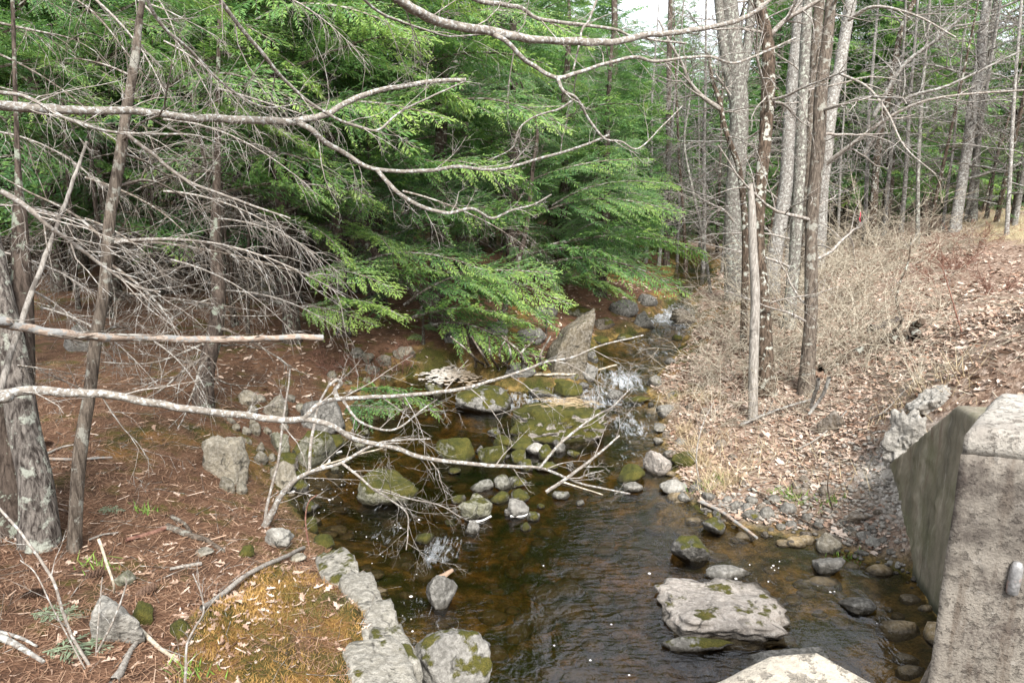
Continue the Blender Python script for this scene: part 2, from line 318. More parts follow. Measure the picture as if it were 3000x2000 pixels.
def rockmat():
    b = NB('stone'); v = b.co(); base = b.oinfo('Color'); moss = b.oinfo('Alpha')
    n1 = b.noise(3.5, 6, v, .62); n2_ = b.noise(22, 5, v, .6); n3 = b.noise(7, 4, v, .6, .6)
    c = b.mix(b.ramp(n1, (.35, 0.), (.68, 1.)), b.mix(.55, base, (.03, .028, .025)), base)
    c = b.mix(b.ramp(n2_, (.42, 0.), (.70, .55)), c, b.mix(.35, base, (.75, .72, .66)))
    c = b.mix(b.ramp(n3, (.56, 0.), (.64, .7)), c, b.mix(.72, base, (.02, .02, .018)))
    ck = b.ramp(b.vor(2.6, b.mix(.12, v, b.new('ShaderNodeTexNoise').outputs['Color']), 'DISTANCE_TO_EDGE'), (.0, .0), (.035, 1.)); c = b.mix(b.math('MULTIPLY', b.math('SUBTRACT', 1., ck), b.ramp(n3, (.45, 0.), (.6, .8))), c, (.015, .013, .01))
    c = b.mix(b.ramp(b.noise(75, 3, v, .7), (.55, 0.), (.68, .55)), c, (.05, .045, .035))
    u = b.up(); k = b.math('ADD', b.math('MULTIPLY', u, .55), b.math('MULTIPLY', b.math('SUBTRACT', b.noise(4.5, 5, v, .6), .5), 2.2))
    k = b.math('ADD', k, b.math('SUBTRACT', b.math('MULTIPLY', moss, 1.7), 1.25)); k = b.ramp(k, (.0, 0.), (.14, 1.))
    mc = b.ramp(b.noise(5, 6, v, .7), (.3, (.028, .034, .006)), (.46, (.075, .075, .012)), (.6, (.13, .115, .02)), (.75, (.21, .16, .04)))
    mc = b.mix(b.ramp(b.noise(90, 2, v), (.3, .6), (.7, 0.)), mc, (.02, .025, .004))
    k = b.math('MULTIPLY', k, b.math('GREATER_THAN', moss, .02))
    c = b.mix(k, c, mc)
    h = b.math('ADD', b.math('MULTIPLY', n2_, .5), b.math('ADD', n1, b.math('MULTIPLY', b.noise(120, 3, v), b.math('ADD', b.math('MULTIPLY', k, .5), .12))))
    # stones are wet to a hand above the stream
    p = b.new('ShaderNodeSeparateXYZ'); b.put(p.inputs[0], b.new('ShaderNodeNewGeometry').outputs['Position'])
    cv = b.new('ShaderNodeFloatCurve'); pts = [(0, 0), (8.6, 0), (10.5, .05), (12, .12), (14, .34), (16, .50), (17.2, .72), (19, .80), (20.5, 1.05), (30, 1.5)]
    cu = cv.mapping.curves[0]
    for i, (a, z) in enumerate(pts):
        q = (a / 30, z / 2)
        if i < 1: cu.points[0].location = q
        elif i == len(pts) - 1: cu.points[-1].location = q
        else: cu.points.new(*q)
    for q in cu.points: q.handle_type = 'VECTOR'
    cv.mapping.update(); b.put(cv.inputs['Value'], b.math('DIVIDE', p.outputs[1], 30))
    dz = b.math('SUBTRACT', p.outputs[2], b.math('MULTIPLY', cv.outputs[0], 2)); dz = b.math('ADD', dz, b.math('MULTIPLY', b.math('SUBTRACT', b.noise(6, 3, v), .5), .08))
    wet = b.ramp(dz, (.02, 1.), (.07, 0.)); c = b.mix(wet, c, b.mix(.75, c, (.018, .014, .008)))
    return b.end(b.pbr(c, b.math('SUBTRACT', .9, b.math('MULTIPLY', wet, .55)), b.bump(h, 1.0, .05), .3))
MAT['stone'] = rockmat()

def concretemat():
    b = NB('weathered_concrete'); v = b.co(); f = b.noise(2.2, 6, v, .65); g = b.noise(70, 4, v, .7); a = b.oinfo('Alpha'); base = b.oinfo('Color')
    c = b.mix(b.ramp(g, (.3, 0.), (.7, 1.)), b.mix(.35, base, (.1, .08, .06)), base)
    st = b.ramp(b.math('ADD', f, b.math('MULTIPLY', b.math('SUBTRACT', g, .5), .5)), (.48, 0.), (.66, 1.)); c = b.mix(b.math('MULTIPLY', st, a), c, (.075, .06, .05))
    sp = b.ramp(b.noise(26, 5, v, .7), (.54, 0.), (.62, 1.)); c = b.mix(b.math('MULTIPLY', sp, .55), c, (.06, .05, .04)); c = b.mix(b.ramp(b.noise(14, 6, v, .75), (.58, 0.), (.66, .22)), c, b.mix(.5, base, (.6, .58, .54))); dr_ = b.noise(3.2, 5, b.co((5, 5, .5)), .6); c = b.mix(b.math('MULTIPLY', b.ramp(dr_, (.5, 0.), (.62, .6)), a), c, (.10, .075, .055))
    p = b.new('ShaderNodeSeparateXYZ'); b.put(p.inputs[0], b.new('ShaderNodeNewGeometry').outputs['Position']); zz = b.math('ADD', p.outputs[2], b.math('MULTIPLY', b.math('SUBTRACT', f, .5), 1.1)); bd_ = b.math('MULTIPLY', b.ramp(b.math('SUBTRACT', zz, 2.2), (.0, 0.), (.32, 1.)), b.ramp(b.noise(9, 6, v, .7), (.36, .15), (.58, .8))); c = b.mix(b.math('MULTIPLY', bd_, b.math('GREATER_THAN', a, .9)), c, (.055, .045, .038))
    return b.end(b.pbr(c, .92, b.bump(b.math('ADD', b.math('ADD', g, f), b.math('MULTIPLY', sp, -.6)), .8, .012), .2))
MAT['concrete'] = concretemat()
def wallmat():
    b = NB('stained_concrete'); s1 = b.noise(1.3, 6, b.co((2.0, 2.0, .55)), .65, .7); s2 = b.noise(2.2, 5, b.co((3, 3, .22)), .6, .5); f = b.noise(55, 4, b.co(), .7); f2 = b.noise(1.4, 4, b.co())
    c = b.ramp(s1, (.3, (.06, .052, .033)), (.45, (.12, .105, .07)), (.56, (.20, .17, .12)), (.70, (.36, .32, .26)))
    c = b.mix(b.ramp(s2, (.55, 0.), (.70, .8)), c, (.11, .06, .04)); c = b.mix(b.ramp(f2, (.42, 0.), (.62, .75)), c, (.085, .09, .035))
    c = b.mix(b.math('MULTIPLY', f, .25), c, (.4, .37, .33)); s3 = b.noise(5.5, 4, b.co((3, 3, .16)), .65, .4); c = b.mix(b.ramp(s3, (.60, 0.), (.74, .5)), c, (.40, .37, .32)); c = b.mix(b.ramp(b.noise(4.2, 4, b.co((3, 3, .14)), .6), (.58, 0.), (.72, .6)), c, (.045, .04, .028))
    p = b.new('ShaderNodeSeparateXYZ'); b.put(p.inputs[0], b.new('ShaderNodeNewGeometry').outputs['Position'])
    wl = b.ramp(b.math('ADD', p.outputs[2], b.math('MULTIPLY', f2, .08)), (.08, 1.), (.17, 0.)); c = b.mix(b.math('MULTIPLY', wl, .85), c, (.025, .028, .015))
    return b.end(b.pbr(c, .85, b.bump(b.math('ADD', f, s1), .5, .012), .25))
MAT['wall'] = wallmat()
def steel():
    b = NB('galvanised_steel'); f = b.noise(60, 3, b.co()); c = b.ramp(f, (.3, (.16, .155, .15)), (.7, (.34, .33, .32)))
    c = b.mix(b.ramp(b.noise(18, 3, b.co()), (.6, 0.), (.7, .5)), c, (.45, .25, .18)); return b.end(b.pbr(c, .5, b.bump(f, .2, .004), .5, Metallic=.35))
MAT['steel'] = steel()

def groundmat():
    b = NB('forest_floor'); v = b.co(); fine = b.noise(38, 5, v, .7); mid = b.noise(5, 5, v, .6); big = b.noise(.9, 4, v); strk = b.noise(26, 4, b.co((1, 3.2, 1)), .7, 1.2)
    nd = b.ramp(b.math('ADD', b.math('MULTIPLY', strk, .6), b.math('MULTIPLY', mid, .4)), (.34, (.04, .021, .013)), (.47, (.115, .060, .036)), (.59, (.215, .122, .075)), (.75, (.36, .24, .165)))
    nd = b.mix(b.ramp(b.math('ADD', b.math('MULTIPLY', big, .5), b.math('MULTIPLY', b.noise(3.2, 4, v, .6), .5)), (.53, 0.), (.60, .75)), nd, b.ramp(fine, (.3, (.04, .045, .008)), (.7, (.13, .12, .02))))
    nd = b.mix(b.ramp(b.noise(1.7, 5, b.co((1, 1.2, 1)), .65, .5), (.50, 0.), (.64, .65)), nd, b.ramp(fine, (.3, (.02, .014, .01)), (.7, (.10, .062, .042))))
    lf = b.ramp(b.vor(17, b.co((1, 1.4, 1)), 'F1', 'Color'), (.1, (.16, .10, .07)), (.5, (.34, .24, .175)), (.9, (.52, .41, .33)))
    lf = b.mix(b.ramp(fine, (.35, .7), (.6, 0.)), lf, (.07, .04, .025))
    ms = b.ramp(b.math('ADD', b.math('MULTIPLY', b.noise(1.9, 5, v, .65), .7), b.math('MULTIPLY', fine, .3)), (.38, (.03, .035, .01)), (.48, (.085, .075, .018)), (.55, (.22, .115, .035)), (.68, (.38, .20, .07)))
    bd = b.ramp(b.math('ADD', b.math('MULTIPLY', mid, .6), b.math('MULTIPLY', fine, .4)), (.35, (.03, .025, .01)), (.48, (.13, .09, .03)), (.58, (.32, .21, .07)), (.75, (.50, .36, .15)))
    bd = b.mix(b.ramp(b.noise(1.3, 4, v, .6), (.47, 0.), (.58, .9)), bd, b.ramp(fine, (.3, (.012, .018, .004)), (.7, (.055, .068, .01))))
    gr = b.ramp(b.vor(30, v, 'F1', 'Color'), (.1, (.20, .18, .15)), (.6, (.45, .41, .36)), (.95, (.66, .62, .57)))
    gs = b.ramp(strk, (.35, (.24, .20, .10)), (.6, (.52, .44, .28)))
    c = b.mix(b.attr('leaf'), nd, lf); c = b.mix(b.attr('grass'), c, gs); c = b.mix(b.attr('gravel'), c, gr); c = b.mix(b.attr('moss'), c, ms); c = b.mix(b.attr('bed'), c, bd)
    return b.end(b.pbr(c, .92, b.bump(b.math('ADD', b.math('ADD', fine, strk), b.math('MULTIPLY', mid, 1.5)), .9, .035), .15))
MAT['ground'] = groundmat()
def watermat():
    b = NB('stream_water'); g = b.new('ShaderNodeNewGeometry').outputs['Position']
    def mp(sc, rz=0):
        m = b.new('ShaderNodeMapping'); b.put(m.inputs['Scale'], sc); b.put(m.inputs['Rotation'], (0, 0, rz)); b.put(m.inputs['Vector'], g); return m.outputs[0]
    n1 = b.noise(2.2, 3, mp((1.4, 1, 1), .3), .5, .5); n2_ = b.noise(9, 3, mp((1, 1.6, 1), -.2), .55, .8); n3 = b.noise(30, 2, mp((1, 1.3, 1)), .5)
    fl = b.attr('flow'); fo = b.attr('foam')
    rp = b.noise(6.5, 2, mp((.55, 1.9, 1), .45), .45, 1.1); h = b.math('ADD', b.math('ADD', b.math('MULTIPLY', n1, .55), b.math('MULTIPLY', rp, b.math('MULTIPLY', fl, .75))), b.math('MULTIPLY', b.math('ADD', n2_, b.math('MULTIPLY', n3, .25)), b.math('ADD', .05, b.math('MULTIPLY', fl, .40))))
    nrm = b.bump(h, .40, .10)
    fr = b.new('ShaderNodeFresnel'); b.put(fr.inputs['IOR'], 1.5); b.put(fr.inputs['Normal'], nrm)
    tr = b.new('ShaderNodeBsdfTransparent'); b.put(tr.inputs[0], (.90, .86, .74))
    gl = b.new('ShaderNodeBsdfGlossy'); b.put(gl.inputs['Roughness'], .04); b.put(gl.inputs['Normal'], nrm); b.put(gl.inputs[0], (1, 1, 1))
    m = b.new('ShaderNodeMixShader'); b.put(m.inputs[0], fr.outputs[0]); b.t.links.new(tr.outputs[0], m.inputs[1]); b.t.links.new(gl.outputs[0], m.inputs[2])
    fn = b.math('ADD', b.math('MULTIPLY', b.noise(7, 5, mp((2.2, .55, 1), -.25), .66, 1.2), .7), b.math('MULTIPLY', b.noise(2.6, 3, mp((1.6, .7, 1), -.2), .5, .8), .3))
    k = b.math('SUBTRACT', b.math('ADD', fn, b.math('MULTIPLY', fo, .30)), .66); k = b.ramp(k, (0., 0.), (.30, .8))
    d = b.pbr((.62, .65, .68), .6, nrm, .3)
    m2 = b.new('ShaderNodeMixShader'); b.put(m2.inputs[0], k); b.t.links.new(m.outputs[0], m2.inputs[1]); b.t.links.new(d, m2.inputs[2])
    va = b.new('ShaderNodeVolumeAbsorption'); b.put(va.inputs['Color'], (.66, .50, .17)); b.put(va.inputs['Density'], 1.9); b.t.links.new(va.outputs[0], b.out.inputs['Volume'])
    return b.end(m2.outputs[0])
MAT['water'] = watermat()
def foammat():
    b = NB('stream_foam'); f = b.noise(30, 5, b.co(), .65); c = b.mix(b.attr('tint'), (.26, .205, .15), (.54, .53, .51)); return b.end(b.pbr(b.mix(b.math('MULTIPLY', f, .25), c, (.5, .42, .32)), .8, b.bump(f, .5, .02), .2))
MAT['foam'] = foammat()

# ---------------------------------------------------------------- ground
def axis(*seg):
    out = []
    for a, b, st in seg: out.append(np.arange(a, b - 1e-6, st))
    return np.concatenate(out + [[seg[-1][1]]])
gx = axis((-220, -60, 16), (-60, -20, 2.5), (-20, -8, .5), (-8, 9, .09), (9, 20, .4), (20, 60, 2.5), (60, 220, 16))
gy = axis((-80, -10, 8), (-10, 2, .8), (2, 4, .2), (4, 15, .09), (15, 24, .15), (24, 40, .6), (40, 80, 3), (80, 260, 15))
GX, GY = np.meshgrid(gx, gy); GZ = H(GX, GY); D = sdist(GX.ravel(), GY.ravel()).reshape(GX.shape)
nx, ny = len(gx), len(gy)
def _bil(A, x, y):
    x = np.asarray(x, float); y = np.asarray(y, float)
    i = np.clip(np.searchsorted(gx, x) - 1, 0, nx - 2); j = np.clip(np.searchsorted(gy, y) - 1, 0, ny - 2)
    fx = np.clip((x - gx[i]) / (gx[i + 1] - gx[i]), 0, 1); fy = np.clip((y - gy[j]) / (gy[j + 1] - gy[j]), 0, 1)
    return (A[j, i] * (1 - fx) + A[j, i + 1] * fx) * (1 - fy) + (A[j + 1, i] * (1 - fx) + A[j + 1, i + 1] * fx) * fy
def HF(x, y): return _bil(GZ, x, y)
def SF(x, y): return _bil(D, x, y)
def hz(x, y): return float(HF(x, y))
def gp(u, v, lo=1.5, hi=90):                          # pixel on the ground
    r = ray(u, v); t = np.geomspace(lo, hi, 900); P = CAM + r[None] * t[:, None]
    k = np.argmax(P[:, 2] < HF(P[:, 0], P[:, 1]))
    if k == 0: k = len(t) - 1
    x, y = P[k, :2]; return np.array([x, y, hz(x, y)])
ii = (np.arange(ny - 1)[:, None] * nx + np.arange(nx - 1)[None]).ravel()
g = Geo(); g.add(np.stack([GX, GY, GZ], -1).reshape(-1, 3), np.stack([ii, ii + 1, ii + nx + 1, ii + nx], -1))
me = g.mesh('ground', MAT['ground'])
def sm(a, lo, hi): t = np.clip((a - lo) / (hi - lo), 0, 1); return t * t * (3 - 2 * t)
S = side(GX, GY); jit = n2(GX, GY, 1.5, 41)
PALE = atz(2950, 730, 2.5)
masks = {'leaf': sm(S + .6 * jit, -.3, .3), 'bed': np.maximum(sm(-D + .10 * jit, -.12, .06), .8 * sm(-D + .22 * jit, -.42, -.12) * (S < 0)),
         'moss': np.maximum(moss_zone(GX.ravel(), GY.ravel()).reshape(GX.shape), .9 * sm(n2(GX, GY, .9, 51) + .45 * sm(GY, 12, 14) + .35 * sm(-D, -.9, -.2), .55, .85) * (D < 2.2) * (D > 0) * np.where(GY > 12, 1., 1.)),
         'gravel': np.maximum(sm(.75 + .3 * jit - np.hypot((GX - 4.75) / .75, (GY - 7.6) / 1.1), 0, .4), .2 * sm(.35 + .35 * jit - D, 0, .3) * (S > .3) * (GY < 10)),
         'grass': sm(1.1 + .5 * jit - np.hypot((GX - PALE[0] - 3.2) / 3., (GY - PALE[1]) / 5), 0, .5)}
for k, a in masks.items(): t_ = me.attributes.new(k, 'FLOAT', 'POINT'); t_.data.foreach_set('value', a.astype(np.float32).ravel())
tag(obj('ground', me), 'rust brown needle floor and leaf covered banks either side of the stream', None, None, 'structure')

# ---------------------------------------------------------------- water: a closed body, so that depth tints it
wx_ = np.arange(-7, 9.6, .11); wy_ = axis((-10, 3, .5), (3, 15, .1), (15, 26, .14), (26, 60, 1.5))
WX, WY = np.meshgrid(wx_, wy_); wd = sdist(WX.ravel(), WY.ravel()).reshape(WX.shape)
RAP = [(wpix(1830, 1110), .62, .9), (wpix(1760, 1160), .7, .8), (wpix(1950, 925), 1.2, 1.0), (wpix(1840, 1245), .6, .7), (wpix(1620, 1170), .6, .75), (wpix(1520, 1165), .5, .8), (wpix(1900, 1020), .8, .5),
       (wpix(1290, 1600), .38, .62), (wpix(1130, 1560), .36, .45), (wpix(1240, 1790), .3, .45), (wpix(1080, 1480), .4, .35), (wpix(1860, 1320), .5, .35), (wpix(1280, 1850), .35, .4)]
fo = np.zeros(WX.shape)
for p, r, a in RAP: fo = np.maximum(fo, a * np.exp(-((WX - p[0]) ** 2 + (WY - p[1]) ** 2 * .45) / r ** 2))
fl = np.clip(.05 + .55 * sm(WX, .3, 1.2) * sm(-WY, -9.5, -8) * sm(-WX, -2.6, -2.0) + fo * 1.1 + sm(WY, 10, 14) * .5 + .3 * sm(-WX, -.3, 1.5), 0, 1.2)
WZ = ZW(WY) + fl * (.022 * n2(WX, WY, 2.8, 61, 3) + .012 * n2(WX, WY, 8, 65, 2))
mny, mnx = WX.shape; keep = wd < .6
cell = keep[:-1, :-1] & keep[1:, :-1] & keep[:-1, 1:] & keep[1:, 1:]
idx = np.arange(mnx * mny).reshape(mny, mnx); q = np.stack([idx[:-1, :-1], idx[:-1, 1:], idx[1:, 1:], idx[1:, :-1]], -1)[cell]
NV = mnx * mny; e = {}
ed = np.concatenate([q[:, [0, 1]], q[:, [1, 2]], q[:, [2, 3]], q[:, [3, 0]]]); key = np.sort(ed, 1); uq, inv, cnt = np.unique(key[:, 0] * NV + key[:, 1], return_inverse=True, return_counts=True)
be = ed[cnt[inv] == 1]
allf = np.concatenate([q, q[:, ::-1] + NV, np.stack([be[:, 1], be[:, 0], be[:, 0] + NV, be[:, 1] + NV], -1)])
VV = np.concatenate([np.stack([WX, WY, WZ], -1).reshape(-1, 3), np.stack([WX, WY, ZW(WY) - 1.6], -1).reshape(-1, 3)])
used = np.unique(allf); rm = np.zeros(2 * NV, np.int64); rm[used] = np.arange(len(used))
g = Geo(); g.add(VV[used], rm[allf]); me = g.mesh('stream_water', MAT['water'])
for k, a in (('foam', fo), ('flow', fl)):
    t_ = me.attributes.new(k, 'FLOAT', 'POINT'); t_.data.foreach_set('value', np.concatenate([a.ravel(), a.ravel()])[used].astype(np.float32))
tag(obj('stream_water', me), 'clear brown stream running over stones towards the bridge', None, None, 'structure')

# ---------------------------------------------------------------- stones
_ico = {}
def ico(n):
    if n not in _ico:
        bm = bmesh.new(); bmesh.ops.create_icosphere(bm, subdivisions=n, radius=1)
        _ico[n] = (np.array([v.co[:] for v in bm.verts]), np.array([[v.index for v in f.verts] for f in bm.faces])); bm.free()
    return _ico[n]
def rock_geo(g, c, s, rg, sub=3, ang=.7, rot=None, rough=.05, tint=.5, boxy=0):
    """an angular stone: a sphere cut by random planes, then roughened"""
    V, Fc = ico(sub); k = 7 if not boxy else 6
    N = unit(rg.normal(0, 1, (k, 3))) if not boxy else np.vstack([np.eye(3), -np.eye(3)]) + rg.normal(0, .10, (6, 3))
    N = np.vstack([N, unit(rg.normal(0, 1, (5, 3)))]); N = unit(N)
    d = np.r_[rg.uniform(.48, .88, k) if not boxy else rg.uniform(.66, .74, k), rg.uniform(.85, 1.05, 5)]
    dots = V @ N.T; r = np.min(np.where(dots > .05, d / np.maximum(dots, .05), 9), 1); r = np.minimum(r, 1.15)
    r = ang * r + (1 - ang) * .9
    P = V * r[:, None]; o = rg.uniform(0, 90, 3)
    P = P * (1 + rough * fbm(P * 2.3 + o, 3, 4)[:, None] + .5 * rough * fbm(P * 7 + o, 9, 2)[:, None])
    P = (P - (P.max(0) + P.min(0)) / 2) / ((P.max(0) - P.min(0)) / 2); P = P * np.asarray(s); a = rg.uniform(0, 2 * pi) if rot is None else rot
    R = np.array([[cos(a), -sin(a), 0], [sin(a), cos(a), 0], [0, 0, 1]]) if np.isscalar(a) else a
    if np.isscalar(a) and rot is None:
        sx = np.asarray(s); f = 1.0
        q = np.array([[cos(a), -sin(a), 0], [sin(a), cos(a), 0], [0, 0, 1]])
        P = P / sx @ q.T * sx
    else: P = P @ R.T
    g.add(P + np.asarray(c), Fc, tint)
GREY = (.17, .16, .14); PALE_ = (.28, .265, .23); TAN = (.27, .235, .17); DARK = (.08, .075, .065); PINK = (.37, .325, .28); OLIVE = (.16, .155, .095); BROWN = (.13, .10, .07)
def stone(u, vb, wp, hp, color, moss, label, group=None, name='boulder', sub=None, seed=None, sink=.55, ang=.97, rough=.075, tilt=0, boxy=0):
    rg = np.random.default_rng(int(u * 7 + vb * 13) if seed is None else seed)
    p = gp(u, vb); zw = float(ZW(p[1]))
    if p[2] < zw: p = wpix(u, vb)
    t = depth(p); sx = wp / F * t / 2; sa = max(.12, (4 - p[2]) / np.linalg.norm(p - CAM)); ca = math.sqrt(1 - sa * sa)
    sy = sx * .8; full = hp / F * t
    hgt = (full - sy * sa) / ca
    if hgt < .35 * sx: hgt = .35 * sx; sy = max(.3 * sx, (full - hgt * ca) / sa * .6)
    sz = hgt * (1 + sink) / 2; cz = p[2] + hgt - sz
    c = np.array([p[0], p[1] + sy * .75, cz])
    g = Geo(); rock_geo(g, (0, 0, 0), (sx, sy, sz), rg, sub or (5 if wp > 230 else 4 if wp > 60 else 3), ang, 0., rough, boxy=boxy)
    o = obj(name, g.mesh(name, MAT['stone']), None, c, (rg.normal(0, .05), tilt + rg.normal(0, .05), 0)); o.color = tuple(np.array(color) * rg.uniform(.85, 1.15)) + (moss,)
    return tag(o, label, 'boulder' if name == 'boulder' else 'stone', group)
B = [ # left bank
 (652, 1405, 120, 135, TAN, .0, 'large pale tan rock standing out of the eroded left bank'),
 (814, 1328, 62, 66, OLIVE, .3, 'squarish olive stone above the big mossy boulder on the left shore'),
 (905, 1375, 126, 116, OLIVE, .66, 'big boulder half covered in moss with foam along its foot'),
 (960, 1322, 80, 50, OLIVE, .85, 'flat bright mossy rock just behind the foam edged boulder'),
 (935, 1268, 140, 104, GREY, .36, 'large grey block on the left bank behind the forked white branch'),
 (801, 1222, 70, 64, TAN, .32, 'tan block in the rubble under the thin green sprig'),
 (825, 1432, 78, 84, TAN, .42, 'mossy topped tan rock beside the alder stem at the water'),
 (838, 1375, 60, 48, BROWN, .65, 'dark mossy stone wedged between two larger boulders'),
 (721, 1190, 52, 48, TAN, .3, 'stone lodged in the roots beside the dark leaning trunk'),
 (800, 1606, 95, 66, PALE_, .05, 'pale grey rock at the foot of the leaning alder'),
 (333, 1895, 150, 140, PALE_, .22, 'round pale rock with moss half buried in litter near the corner'),
 (355, 1716, 62, 40, OLIVE, .25, 'low grey green stone beside a pine cone'),
 (408, 1830, 78, 66, OLIVE, 1., 'moss covered lump right behind the round pale rock'),
 (520, 1872, 64, 56, OLIVE, 1., 'mossy hummock between the moss covered lump and the leaves'),
 (716, 1634, 50, 36, OLIVE, 1., 'small bright moss cushion below the pale grey rock'),
 (908, 1558, 40, 44, OLIVE, .9, 'small green mossy stone alone in the dark water by the left shore'),
 (755, 872, 135, 52, GREY, .5, 'low mossy boulder far back on the needle floor'),
 (222, 1032, 92, 84, GREY, .5, 'square mossy stone on the needle floor behind the broken limb'),
 # channel
 (1292, 1785, 94, 95, DARK, .12, 'wet dark rock splitting the riffle below the pool'),
 (1128, 1478, 182, 100, OLIVE, .66, 'wide mossy rock in the dark pool under drooping twigs'),
 (1392, 1524, 102, 64, OLIVE, .5, 'rounded olive stone with a bright water line at mid stream'),
 (1403, 1484, 64, 42, OLIVE, .5, 'yellow green stone leaning behind the rounded olive one'),
 (1383, 1560, 46, 36, GREY, 0., 'smooth grey egg shaped stone in front of the olive one'),
 (1518, 1512, 66, 52, GREY, .3, 'pointed grey stone standing at mid stream'),
 (1641, 1288, 296, 118, PINK, .78, 'largest mossy slab in mid stream with dry grass on top'),
 (1334, 1354, 132, 78, OLIVE, .8, 'mossy boulder beneath the lowest white branch'),
 (1441, 1360, 86, 62, OLIVE, .8, 'mossy boulder wedged beside the moss covered one under the branch'),
 (1477, 1313, 68, 44, OLIVE, .95, 'bright moss cushion stone left of the pale triangular one'),
 (1534, 1320, 80, 38, OLIVE, .9, 'flat mossy stone directly behind the pale triangular one'),
 (1570, 1332, 58, 38, PALE_, 0., 'pale bare triangular stone among mossy ones'),
 (1519, 1357, 46, 42, OLIVE, .7, 'dark mossy stone below the pale triangular one'),
 (1718, 1114, 78, 58, GREY, .1, 'grey block at the foot of the standing stone'),
 (1735, 1062, 40, 36, DARK, .5, 'dark mossy stone at the water behind the standing stone'),
 (1804, 1172, 50, 34, DARK, .1, 'dark wet rock in the middle of the rapids'),
 (1867, 1179, 88, 24, OLIVE, .8, 'low mossy ledge just below the rapids'),
 (1588, 1167, 80, 32, DARK, .5, 'black wet stone beside the small left fall'),
 (1668, 1162, 86, 46, OLIVE, .95, 'vivid green mossy rock under the long floating stick'),
 (1418, 1204, 175, 80, GREY, .6, 'broad mossy boulder left of the small falls'),
 (1272, 1160, 56, 42, OLIVE, .5, 'rounded stone in front of the heap of foam'),
 (1932, 1390, 82, 74, PINK, .05, 'pale blocky rock on the right edge of the stream'),
 (1852, 1412, 84, 54, OLIVE, 1., 'round ball of moss beside the pale blocky rock'),
 (1980, 1447, 84, 42, PALE_, .2, 'pale flat rock below the pale blocky one'),
 (2020, 1368, 95, 42, OLIVE, 1., 'mossy mound with dry grass on the right shore'),
 (1890, 964, 70, 54, GREY, .3, 'pale topped rock left of the upper rapids'),
 (2012, 947, 80, 48, BROWN, .3, 'dark rock on the right of the upper rapids'),
 (1832, 997, 54, 22, OLIVE, .6, 'low smooth mossy rock at the upper pool edge'),
 (1525, 1108, 95, 44, GREY, .2, 'grey boulder in shade under the low green boughs'),
 # right shore
 (2436, 1618, 74, 58, TAN, 0., 'smooth round tan stone at the edge of the brown pool'),
 (2438, 1678, 88, 52, GREY, 0., 'half sunken grey stone below the smooth tan one'),
 (2566, 1608, 46, 32, PALE_, 0., 'light grey wedge shaped stone near the wall foot'),
 (2630, 1670, 48, 22, PALE_, 0., 'flat whitish stone in the water against the wall'),
 (2520, 1536, 74, 34, BROWN, 0., 'flat brown stone lying in the white gravel'),
 (2096, 1564, 70, 44, DARK, .55, 'dark mossy stone beside the peeled pole'),
 (2165, 1862, 420, 155, PINK, .34, 'huge pale pinkish boulder with dark lichen in the near pool'),
 (2330, 1998, 270, 100, GREY, .1, 'grey boulder with pale green lichen behind the concrete post'),
 (2030, 1645, 120, 80, DARK, .6, 'wet mossy boulder at the left rim of the brown pool'),
 (2140, 1697, 150, 50, GREY, 0., 'flat wet slab almost awash behind the huge boulder'),
 (2525, 1792, 98, 40, DARK, 0., 'dark oval stone barely breaking the brown pool'),
 (2450, 1264, 86, 68, BROWN, .1, 'brown boulder lying in leaves behind the broken sticks'),
 (1322, 2020, 240, 170, GREY, .5, 'big mossy grey boulder against the stone ledge at bottom edge'),
 (2050, 1908, 210, 62, GREY, .55, 'low mossy wet rock in front of the huge pale boulder'),
]
for b_ in B: o = stone(*b_, **(dict(boxy=1, ang=.70, rough=.15) if b_[0] in (2165, 2330, 1641, 652) else {})); o.location[2] -= .08 if b_[0] == 2165 else 0
